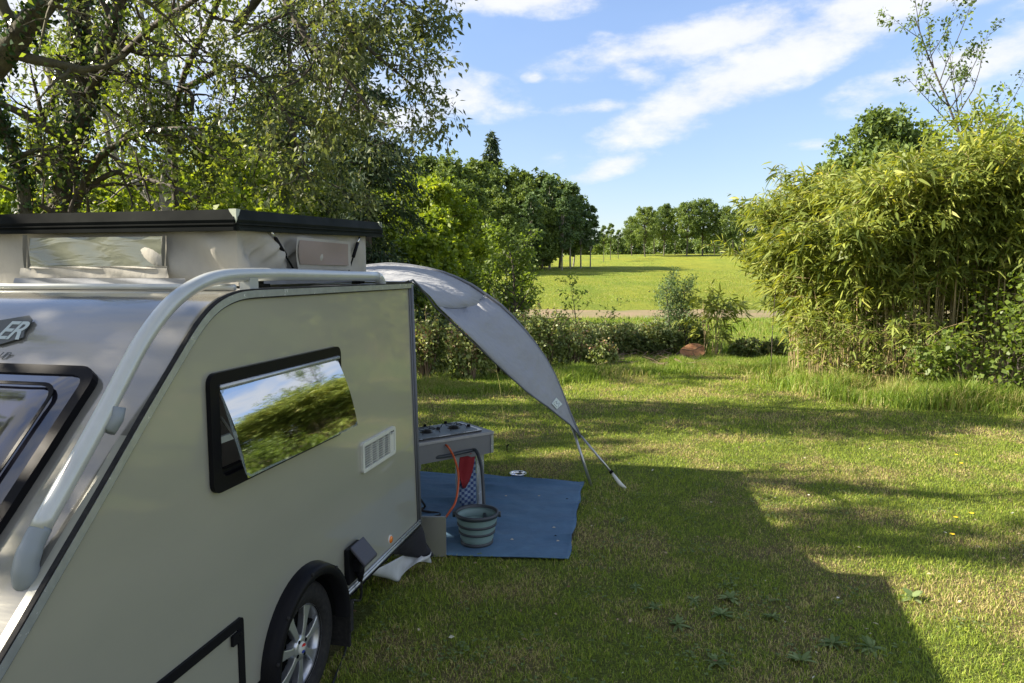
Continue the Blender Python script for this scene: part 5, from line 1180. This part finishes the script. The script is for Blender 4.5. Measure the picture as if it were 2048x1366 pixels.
# ================================================================== BIG TREES AT LEFT
def ivy_on(path, r, n, parent, L=.055):
    P = np.array([tuple(p) for p in path]); idx = rng.integers(0, len(P) - 1, n); f_ = rng.random((n, 1)); c_ = P[idx] * (1 - f_) + P[idx + 1] * f_
    th = rng.random(n) * 2 * np.pi; dirs = np.stack([np.cos(th), np.sin(th), rng.uniform(-.3, .3, n)], 1); rr_ = (r + rng.exponential(.025, n))[:, None]
    v_, f2 = leaf_arrays(c_ + dirs * rr_, dirs * .4 + rng.normal(size=(n, 3)) * .6 - np.array([0, 0, .3]), dirs + rng.normal(size=(n, 3)) * .4, L * rng.uniform(.6, 1.2, n), L * .8, .1)
    return npmesh('ivy', v_, [f2], M['leaf_ivy'], parent, var=rng.random(n))
def limb_tree(name, label, base, limbs, leafn, L, Wd, leaf_m, bark, kids=(10, 6, 4), maxlev=3, ivy=0, jitter=.08, group=None, scale=.34, hang=.1, minr=.0, up=.03):
    """limbs: lists of (px,py,depth[, r0, r1]) traced to their place"""
    root = thing(name, label, 'tree', base, 0, group); s = Skel(); B = Vector(base); iv = []
    for (pts, r0, r1, kk, sc) in limbs:
        P = [(p if isinstance(p, Vector) else at(*p)) - B for p in pts]
        s.limb(P, r0, r1, maxlev, kk, scale=sc, start=.12, up=up); iv.append((P, r0))
    s.wood_mesh('trunk', M[bark], root, minr)
    s.leaves(leafn, L, Wd, 'crown', M[leaf_m], root, jitter, True, .15, hang)
    if ivy:
        for (P, r0), nv in zip(iv, ivy):
            if nv: ivy_on(smooth_path(P, 4), r0 * .9, nv, root)
    return root, s
G = lambda px, py, y: Vector((at(px, py, y).x, y, 0))
Y0 = 9.0; b1_ = G(128, 430, Y0)
limb_tree('ivy_tree', 'dark ivy-clad multi-stemmed tree rising behind the caravan roof', b1_,
          [([b1_, (128, 420, Y0), (135, 330, Y0), (150, 250, Y0), (165, 170, Y0), (170, 80, Y0), (160, -60, Y0 - .3), (150, -250, Y0 - .5)], .17, .05, (5, 4, 3), .26),
           ([(150, 270, Y0), (172, 205, Y0 - .1), (200, 120, Y0 - .2), (232, 30, Y0 - .4), (262, -80, Y0 - .6), (300, -300, Y0 - 1)], .12, .04, (6, 4, 3), .30),
           ([(166, 130, Y0), (148, 70, Y0 - .2), (140, -20, Y0 - .3), (110, -200, Y0 - .4)], .07, .03, (4, 4, 3), .32),
           ([(185, 165, Y0), (245, 110, Y0 - .4), (310, 50, Y0 - .9), (390, 0, Y0 - 1.3), (470, -60, Y0 - 1.6)], .05, .018, (9, 5, 3), .42),
           ([(110, 430, Y0), (85, 330, Y0 + .2), (80, 250, Y0 + .2), (128, 160, Y0 + .1), (135, 100, Y0)], .055, .02, (8, 5, 3), .35),
           ([(150, 410, Y0), (180, 345, Y0 - .2), (215, 300, Y0 - .5), (300, 262, Y0 - .8), (420, 255, Y0 - 1.2)], .06, .015, (10, 5, 3), .40),
           ([(170, 380, Y0), (230, 345, Y0 - .3), (300, 360, Y0 - .7), (375, 385, Y0 - 1.1), (400, 405, Y0 - 1.2)], .04, .012, (8, 4, 3), .30)],
          5, .062, .042, 'leaf_fore', 'bark', ivy=(2600, 1100, 300, 0, 500, 200, 0))
b2_ = G(-150, 400, 6.2)
limb_tree('leaning_tree', 'thick mossy trunk leaning in across the top left corner', b2_,
          [([b2_, (-130, 300, 6.2), (-60, 190, 6.1), (8, 110, 6.0), (50, 55, 5.9), (95, 0, 5.8), (150, -80, 5.6), (260, -200, 5.3)], .13, .06, (8, 5, 3), .22),
           ([(95, 0, 5.8), (180, -30, 5.6), (330, -20, 5.4), (470, -70, 5.2)], .05, .02, (8, 5, 3), .30)],
          2, .058, .038, 'leaf_fore', 'bark_moss', ivy=(700, 0))
b3_ = G(45, 430, 8.2)
limb_tree('slim_tree', 'crooked mossy trunk at the left edge, left of the ivy-clad tree', b3_,
          [([b3_, (50, 420, 8.2), (42, 350, 8.2), (22, 285, 8.1), (-5, 225, 8.0), (-40, 120, 7.9), (-60, -60, 7.6)], .075, .04, (9, 5, 3), .26)],
          3, .075, .05, 'leaf_fore', 'bark_moss', ivy=(1400,))
b4_ = G(330, 430, 12.0)
limb_tree('lichen_tree', 'slender lichen-barked tree in the middle of the left thicket', b4_,
          [([b4_, (330, 420, 12), (345, 300, 12), (352, 240, 12), (325, 120, 12), (312, 0, 12), (300, -150, 12)], .11, .04, (9, 5, 3), .30),
           ([(345, 310, 12), (300, 200, 11.8), (290, 80, 11.6), (270, -80, 11.4)], .06, .02, (8, 5, 3), .32),
           ([(330, 430, 12), (240, 330, 11.9), (212, 250, 11.8), (205, 130, 11.8), (180, 0, 11.8)], .06, .02, (8, 5, 3), .30)],
          7, .095, .06, 'leaf_bright', 'bark_pale')
b5_ = G(95, 430, 12.5)
limb_tree('lichen_tree', 'pale slender trunk showing against the sky left of the ivy-clad tree', b5_,
          [([b5_, (130, 420, 12.5), (115, 250, 12.5), (98, 130, 12.5), (85, 30, 12.5), (75, -120, 12.5)], .085, .04, (7, 5, 3), .26)],
          4, .09, .06, 'leaf_bright', 'bark_pale')
b6_ = G(560, 430, 8.6)
limb_tree('willow', 'drooping green willow reaching out above the caravan roof', G(345, 430, 9.8),
          [([G(345, 430, 9.8), (352, 420, 9.8), (350, 300, 9.7), (362, 170, 9.4), (420, 40, 9.0), (500, -150, 8.4)], .05, .03, (9, 6, 4), .34),
           ([(470, 60, 9.0), (545, -30, 8.6), (590, 40, 8.2), (640, 110, 8.0), (700, 165, 7.9), (750, 240, 7.9)], .055, .014, (15, 6, 4), .40),
           ([(480, -40, 8.8), (620, -60, 8.4), (680, 30, 8.2), (730, 90, 8.1), (800, 150, 8.1), (850, 190, 8.1)], .04, .010, (14, 6, 3), .36),
           ([(500, -100, 8.6), (680, -120, 8.4), (790, -10, 8.3), (860, 50, 8.3)], .035, .008, (13, 6, 3), .34),
           ([(362, 180, 9.4), (480, 130, 8.9), (560, 210, 8.6), (600, 300, 8.5), (620, 370, 8.5)], .04, .010, (15, 6, 4), .46),
           ([(362, 170, 9.4), (385, 195, 9.1), (380, 260, 8.8), (420, 340, 8.7)], .035, .010, (12, 6, 3), .46)],
          7, .080, .034, 'leaf_willow', 'bark', hang=.35, jitter=.06, up=-.02)
# two catkin-like bare twigs and a broken branch are part of the willow; further trees behind
def crown_tree(name, label, x, y, ht, r, n, L, Wd, leaf_m, bark, cat='tree', group=None, cz=.62, lobes=9, trunk_r=None, ry=None, low=0.0, shell=.7):
    z0 = H(x, y); root = thing(name, label, cat, (x, y, z0), random.random() * 6.28 if ry is None else 0, group); ls = []
    tr_ = trunk_r or ht * .018; h0 = ht * (1 - cz) if low == 0 else low
    V, F = tube(smooth_path([Vector((0, 0, -.1)), Vector((random.gauss(0, .02) * ht, 0, ht * .35)), Vector((random.gauss(0, .03) * ht, random.gauss(0, .02) * ht, ht * .8))], 3), [tr_ * (1 - .12 * k) for k in range(7)], 7, False)
    for k in range(lobes):
        f_ = (k + .5) / lobes; a_ = k * 2.4 + random.random(); zz = h0 + (ht - h0) * (.12 + .72 * f_); env = math.sin(math.pi * min(1, .22 + .70 * f_)) ** .7
        rr_ = r * env; off = rr_ * random.uniform(.35, .62); c_ = Vector((math.cos(a_) * off, math.sin(a_) * off, zz)); s_ = rr_ * random.uniform(.34, .68)
        ls.append(ellipsoid_leaves(tuple(c_), (s_, s_, s_ * random.uniform(.7, 1.0)), n // lobes, L, Wd, 9, shell, .5))
        v2, f2 = tube([Vector((0, 0, h0 * .8 + (zz - h0) * .5)), c_ * .6 + Vector((0, 0, zz * .4)) * .98, c_], [tr_ * .45, tr_ * .3, tr_ * .12], 5, False); b_ = len(V); V += v2; F += [tuple(i_ + b_ for i_ in g_) for g_ in f2]
    ls.append(ellipsoid_leaves((0, 0, ht * .93 - r * .3), (r * .4, r * .4, r * .4), n // lobes, L, Wd, 7, shell, .5))
    v_, f_, w_ = merge(ls); npmesh('crown', v_, [f_], M[leaf_m], root, var=w_); mesh('trunk', V, F, M[bark], root, True); return root
def conifer(name, label, x, y, ht, r, n, leaf_m='leaf_conifer', group=None, low=.08, droop=.35, L=.16, Wd=.05):
    root = thing(name, label, 'tree', (x, y, H(x, y)), 0, group); V, F = tube([Vector((0, 0, -.1)), Vector((0, 0, ht * .98))], [ht * .016, .01], 7, False)
    nb = int(ht * 16); P, D = [], []
    for k in range(nb):
        f_ = random.random() ** .85; z_ = ht * (low + (1 - low) * f_); l_ = r * (1 - f_) ** .75 * random.uniform(.6, 1.1) + .05; a_ = random.random() * 6.28
        d_ = Vector((math.cos(a_), math.sin(a_), 0)); p0 = Vector((0, 0, z_)); p1 = p0 + d_ * l_ * .5 + Vector((0, 0, .05 * l_)); p2 = p0 + d_ * l_ - Vector((0, 0, droop * l_))
        v2, f2 = tube([p0, p1, p2], [.012 + ht * .001, .008, .003], 3, False); b_ = len(V); V += v2; F += [tuple(i_ + b_ for i_ in g_) for g_ in f2]
        m_ = max(4, int(n / nb * (l_ / (r * .6)))); t_ = rng.random(m_) ** .7
        q_ = np.outer((1 - t_) ** 2, p0) + np.outer(2 * t_ * (1 - t_), p1) + np.outer(t_ ** 2, p2) + rng.normal(size=(m_, 3)) * np.array([.09, .09, .06]) * (r / 1.6)
        P.append(q_); dd = np.tile(np.array(d_), (m_, 1)) * .6 + rng.normal(size=(m_, 3)) * .6; dd[:, 2] -= .5; D.append(dd)
    P = np.concatenate(P); D = np.concatenate(D); v_, f_ = leaf_arrays(P, D, rnd_dir(len(P), .5), L * rng.uniform(.6, 1.3, len(P)), Wd, .1)
    npmesh('crown', v_, [f_], M[leaf_m], root, var=rng.random(len(P))); mesh('trunk', V, F, M['bark'], root); return root
x_ = at(735, 400, 14.5).x
conifer('conifer', 'dark drooping conifer standing right of the willow', x_, 14.5, 6.9, 1.75, 21000, L=.13, Wd=.04)
conifer('conifer', 'second dark conifer behind the willow, further left', at(585, 300, 17).x, 17.0, 9.6, 2.3, 17000, L=.17, Wd=.05)
conifer('conifer', 'small conifer half hidden at the far left of the thicket', at(215, 300, 19).x, 19.0, 5.4, 1.5, 6000, L=.17, Wd=.05)
# thicket behind the caravan roof
tk = [(-60, 10.5, 290, 1.7), (30, 13.0, 310, 1.8), (210, 13.5, 330, 1.7), (300, 15.0, 270, 2.0), (400, 13.0, 300, 1.7), (500, 14.5, 240, 2.2), (640, 16.2, 330, 1.5), (90, 17.0, 285, 2.2), (430, 19.0, 215, 2.6), (-20, 20.0, 270, 2.6), (560, 21.0, 110, 3.0), (250, 21.0, 275, 2.6), (680, 20, 200, 2.4), (150, 11.2, 380, 1.1), (545, 10.2, 385, .9), (440, 10.6, 392, 1.0)]
tl = ['bright green thicket bush at the far left edge', 'bright green understorey tree left of the ivy-clad tree', 'yellow-green understorey tree right of the ivy-clad tree', 'leafy understorey tree behind the roof corner, left part', 'bright shrub just above the pop-up roof', 'leafy tree filling the thicket beneath the willow',
      'low bright bush over the right end of the pop-up roof', 'tall backdrop tree between the two left trunks', 'tall leafy backdrop tree behind the willow', 'backdrop tree at the upper left edge', 'tallest backdrop tree behind the dark conifer', 'backdrop tree low behind the ivy-clad stems', 'backdrop tree right of the second conifer',
      'small lit shrub at the foot of the ivy-clad tree', 'small lit shrub above the roof, right of its corner', 'small lit shrub directly above the roof corner']
for (px_, y_, pt_, r_), lb in zip(tk, tl):
    p = at(px_, pt_, y_); crown_tree('thicket_tree', lb, p.x, y_, p.z - H(p.x, y_), r_, int(3600 + 900 * r_), .10 + .003 * y_, .062 + .002 * y_, 'leaf_bright' if y_ < 16 else 'leaf_fore', 'bark', group='trees and shrubs of the left thicket', cz=.85, low=.3, lobes=8)
# bright bush-trees left of the meadow
bt = [(800, 27, 318, 2.3, 'bright green rounded tree left of the wood'), (872, 26, 322, 2.2, 'bright green rounded tree standing before the wood'), (872, 23, 400, 1.4, 'lower bright tree whose crown meets the awning'), (845, 21, 445, 1.5, 'low leafy tree directly above the awning top'), (925, 24.5, 480, .7, 'small rounded tree between wood and young tree'), (740, 22, 400, 1.7, 'leafy tree behind the right end of the pop-up roof'),
      (1000, 21, 585, .6, 'low bush behind the upswept young tree'), (780, 18.5, 515, 1.3, 'low bush peeping over the awning at the roof end')]
for (px_, y_, pt_, r_, lb) in bt:
    p = at(px_, pt_, y_); crown_tree('broadleaf_tree', lb, p.x, y_, p.z - H(p.x, y_), r_ * 1.1, int(5000 + 2600 * r_), .17, .11, 'leaf_bright', 'bark', group='bright trees left of the meadow', cz=.9, low=.2, lobes=11)

# ================================================================== FAR WOOD AND TREE ROW
def far_master(kind, seed):
    random.seed(seed); global rng; rng = np.random.default_rng(seed)
    if kind == 'oak': return crown_tree('oak_tree', 'x', 0, 0, 10, 3.3, 9500, .26, .17, 'leaf_wood', 'bark_far', cz=.78, lobes=19, trunk_r=.13, ry=0, shell=.45)
    if kind == 'wood': return crown_tree('broadleaf_tree', 'x', 0, 0, 10, 2.9, 13000, .25, .17, 'leaf_wood', 'bark_far', cz=.95, lobes=20, trunk_r=.13, ry=0, shell=.5)
    if kind == 'birch': return crown_tree('birch_tree', 'x', 0, 0, 10, 1.7, 5200, .26, .15, 'leaf_birch', 'bark_pale', cz=.80, lobes=13, trunk_r=.09, ry=0)
    if kind == 'slim': return crown_tree('slim_tree', 'x', 0, 0, 10, 1.5, 2600, .30, .20, 'leaf_wood', 'bark_far', cz=.62, lobes=8, trunk_r=.08, ry=0)
    if kind == 'spruce':
        return conifer('spruce_tree', 'x', 0, 0, 10, 1.7, 9000, L=.34, Wd=.12)
masters = {}; used_m = set()
for kind in ('oak', 'wood', 'birch', 'slim', 'spruce'):
    masters[kind] = [far_master(kind, 50 + k * 7 + len(kind)) for k in range({'oak': 4, 'wood': 4, 'birch': 3, 'slim': 2, 'spruce': 1}[kind])]
random.seed(11); rng = np.random.default_rng(11)
def place_far(kind, px, y, top_px, label, group, wide=1.0, x=None):
    ms = masters[kind]; mi = random.randrange(len(ms)); src = ms[mi]; p = at(px, top_px, y); z0 = H(p.x, y); hh = (p.z - z0) / 10
    if (kind, mi) in used_m:
        o = src.copy(); C.objects.link(o)
        for ch in src.children: c_ = ch.copy(); C.objects.link(c_); c_.parent = o
    else: o = src; used_m.add((kind, mi))
    o.location = (p.x, y, z0); o.rotation_euler = (0, 0, random.random() * 6.28); o.scale = (hh * wide, hh * wide, hh)
    o['label'] = label; o['category'] = 'tree'; o['group'] = group; return o
wood = [('wood', 815, 80, 300), ('wood', 850, 86, 285), ('wood', 905, 84, 288), ('wood', 950, 88, 295), ('wood', 1000, 92, 312), ('wood', 935, 74, 345), ('wood', 1040, 94, 318), ('wood', 985, 78, 355), ('wood', 1075, 96, 326), ('birch', 1100, 90, 335), ('wood', 1045, 84, 352), ('wood', 1120, 96, 345), ('birch', 1142, 92, 352), ('birch', 1163, 95, 378), ('birch', 1182, 97, 400), ('wood', 1100, 100, 332), ('birch', 1062, 82, 372), ('wood', 1010, 72, 385), ('wood', 880, 72, 320), ('birch', 1125, 86, 385), ('wood', 1085, 86, 395), ('wood', 760, 80, 300), ('wood', 700, 84, 290), ('birch', 1148, 104, 365)]
wl = {'wood': 'leafy tree packed inside the dense wood left of the meadow', 'birch': 'greyish birch with slim pale stem on the meadow side of the wood'}
ORD = ['first', 'second', 'third', 'fourth', 'fifth', 'sixth', 'seventh', 'eighth', 'ninth', 'tenth', 'eleventh', 'twelfth', 'thirteenth', 'fourteenth', 'fifteenth', 'sixteenth', 'seventeenth', 'eighteenth']
rank = {}
for kd_ in ('wood', 'birch'):
    for r_, q_ in enumerate(sorted([q_ for q_ in wood if q_[0] == kd_], key=lambda q_: -q_[1])):
        rank[q_] = ('leafy dark tree of the dense wood, %s broad crown from its meadow end' if kd_ == 'wood' else 'slim greyish birch, %s birch from the meadow end of the wood') % ORD[r_]
for k, (kd_, px_, y_, tp_) in enumerate(wood): place_far(kd_, px_, y_, tp_, rank[(kd_, px_, y_, tp_)], 'trees of the dense wood' if kd_ == 'wood' else 'birches at the edge of the wood', 1.15 if kd_ == 'wood' else 1.25)
for k, (px_, y_, tp_) in enumerate([(1003, 70, 478), (1024, 76, 470), (1046, 80, 482), (1066, 83, 474), (1090, 88, 490), (985, 68, 470)]):
    place_far('wood', px_, y_, tp_, 'low leafy bush at the foot of the dense wood, %s from the left' % ['second', 'third', 'fourth', 'fifth', 'sixth', 'first'][k], 'undergrowth at the foot of the wood', 1.5)
place_far('spruce', 982, 96, 262, 'dark pointed spruce sticking out above the wood', 'trees of the dense wood', 1.0)
rowt = [(1265, 157, 425, 'oak'), (1292, 150, 403, 'oak'), (1330, 154, 398, 'oak'), (1352, 158, 410, 'slim'), (1376, 150, 392, 'oak'), (1408, 152, 385, 'oak'), (1432, 157, 400, 'slim'), (1452, 150, 402, 'oak'), (1490, 155, 405, 'oak'), (1535, 152, 410, 'oak'), (1585, 154, 405, 'oak'), (1310, 165, 415, 'slim'), (1470, 162, 412, 'slim')]
rl_ = ['leftmost oak of the row on the meadow crest', 'second oak of the crest row with the thickest trunk', 'third oak of the crest row, crown touching the second', 'slim tree in a gap left of the middle of the crest row', 'tall middle oak of the crest row', 'highest oak of the crest row', 'slim tree right of the highest oak', 'oak right of the middle of the crest row', 'oak of the crest row nearest the bamboo',
       'crest oak partly hidden by the bamboo edge', 'crest oak hidden almost wholly by the bamboo', 'thin trunk behind the second and third oaks', 'thin trunk behind the right part of the row']
for (px_, y_, tp_, kd_), lb in zip(rowt, rl_): place_far(kd_, px_, y_, tp_, lb, 'oak row on the meadow crest', 1.0)
for (px_, y_, tp_, lb) in [(1208, 128, 446, 'slim meadow tree nearest the wood'), (1222, 134, 442, 'slim meadow tree, middle of the three beside the oak row'), (1238, 140, 455, 'slim meadow tree closest to the oak row')]: place_far('slim', px_, y_, tp_, lb, 'three slim trees on the meadow', 1.15)
# woodland beyond the crest reads as one mass
far_px = [(1150, 470), (1180, 478), (1205, 468), (1232, 474), (1262, 462), (1290, 465), (1322, 460), (1352, 466), (1385, 458), (1415, 462), (1450, 458), (1480, 466), (1520, 460), (1560, 464), (1610, 460), (1680, 455), (1760, 450)]
ls = []
for k, (px_, tp_) in enumerate(far_px):
    y_ = 255 + random.uniform(-12, 12); p = at(px_, tp_, y_); z0 = H(p.x, y_); hh = p.z - z0
    ls.append(ellipsoid_leaves((p.x, y_, z0 + hh * .5), (5.2, 5, hh * .52), 2600, .8, .6, 10, .6, .35))
v_, f_, w_ = merge(ls); o = npmesh('distant_woods', v_, [f_], M['leaf_wood'], None, var=w_); tag(o, kind='stuff')
# trees behind the bamboo
def rb_tree(label, px, y, tp, r, n, name='broadleaf_tree', m='leaf_wood'):
    p = at(px, tp, y); return crown_tree(name, label, p.x, y, p.z - H(p.x, y), r, n, .17, .12, m, 'bark', cz=.75, lobes=14, shell=.6)
rb_tree('green oak rising behind the top of the bamboo', 1790, 26, 185, 3.5, 17000, 'oak_tree', 'leaf_wood')
rb_tree('lower oak crown showing left behind the bamboo', 1690, 29, 280, 2.3, 8000, 'oak_tree', 'leaf_wood')
random.seed(5); rng = np.random.default_rng(5)
small_tree('thin_tree', 'tall sparse young tree with bare twigs at the upper right', 2055, -30, 15.0, .05, (18, 6, 3), 3, 5, .085, .05, 'leaf_wood', dict(ratio=.34, spread=.7, start=.35), jitter=.04)
# trees just left of the picture: they dapple the lawn and mirror in the front window
for k, (x_, y_, h_, r_, n_) in enumerate([(-10.5, 6.6, 8.6, 2.0, 2200), (-7.0, 1.5, 6.9, 1.8, 3000), (-10.8, 4.2, 11.6, 1.9, 1700), (-6.5, -5.0, 8.0, 2.4, 4200)]):
    crown_tree('side_tree', ['tree outside the left edge, level with the ivy-clad tree', 'small tree outside the left edge beside the caravan front', 'tree outside the left edge shading the near lawn', 'tree behind the photographer mirrored in the front window'][k], x_, y_, h_, r_, n_, .16, .10, 'leaf_fore', 'bark', cz=.62, lobes=9, shell=.45)
for kd_, ms in masters.items():
    for mi, src in enumerate(ms):
        if (kd_, mi) not in used_m:
            for ch in list(src.children): bpy.data.objects.remove(ch)
            bpy.data.objects.remove(src)
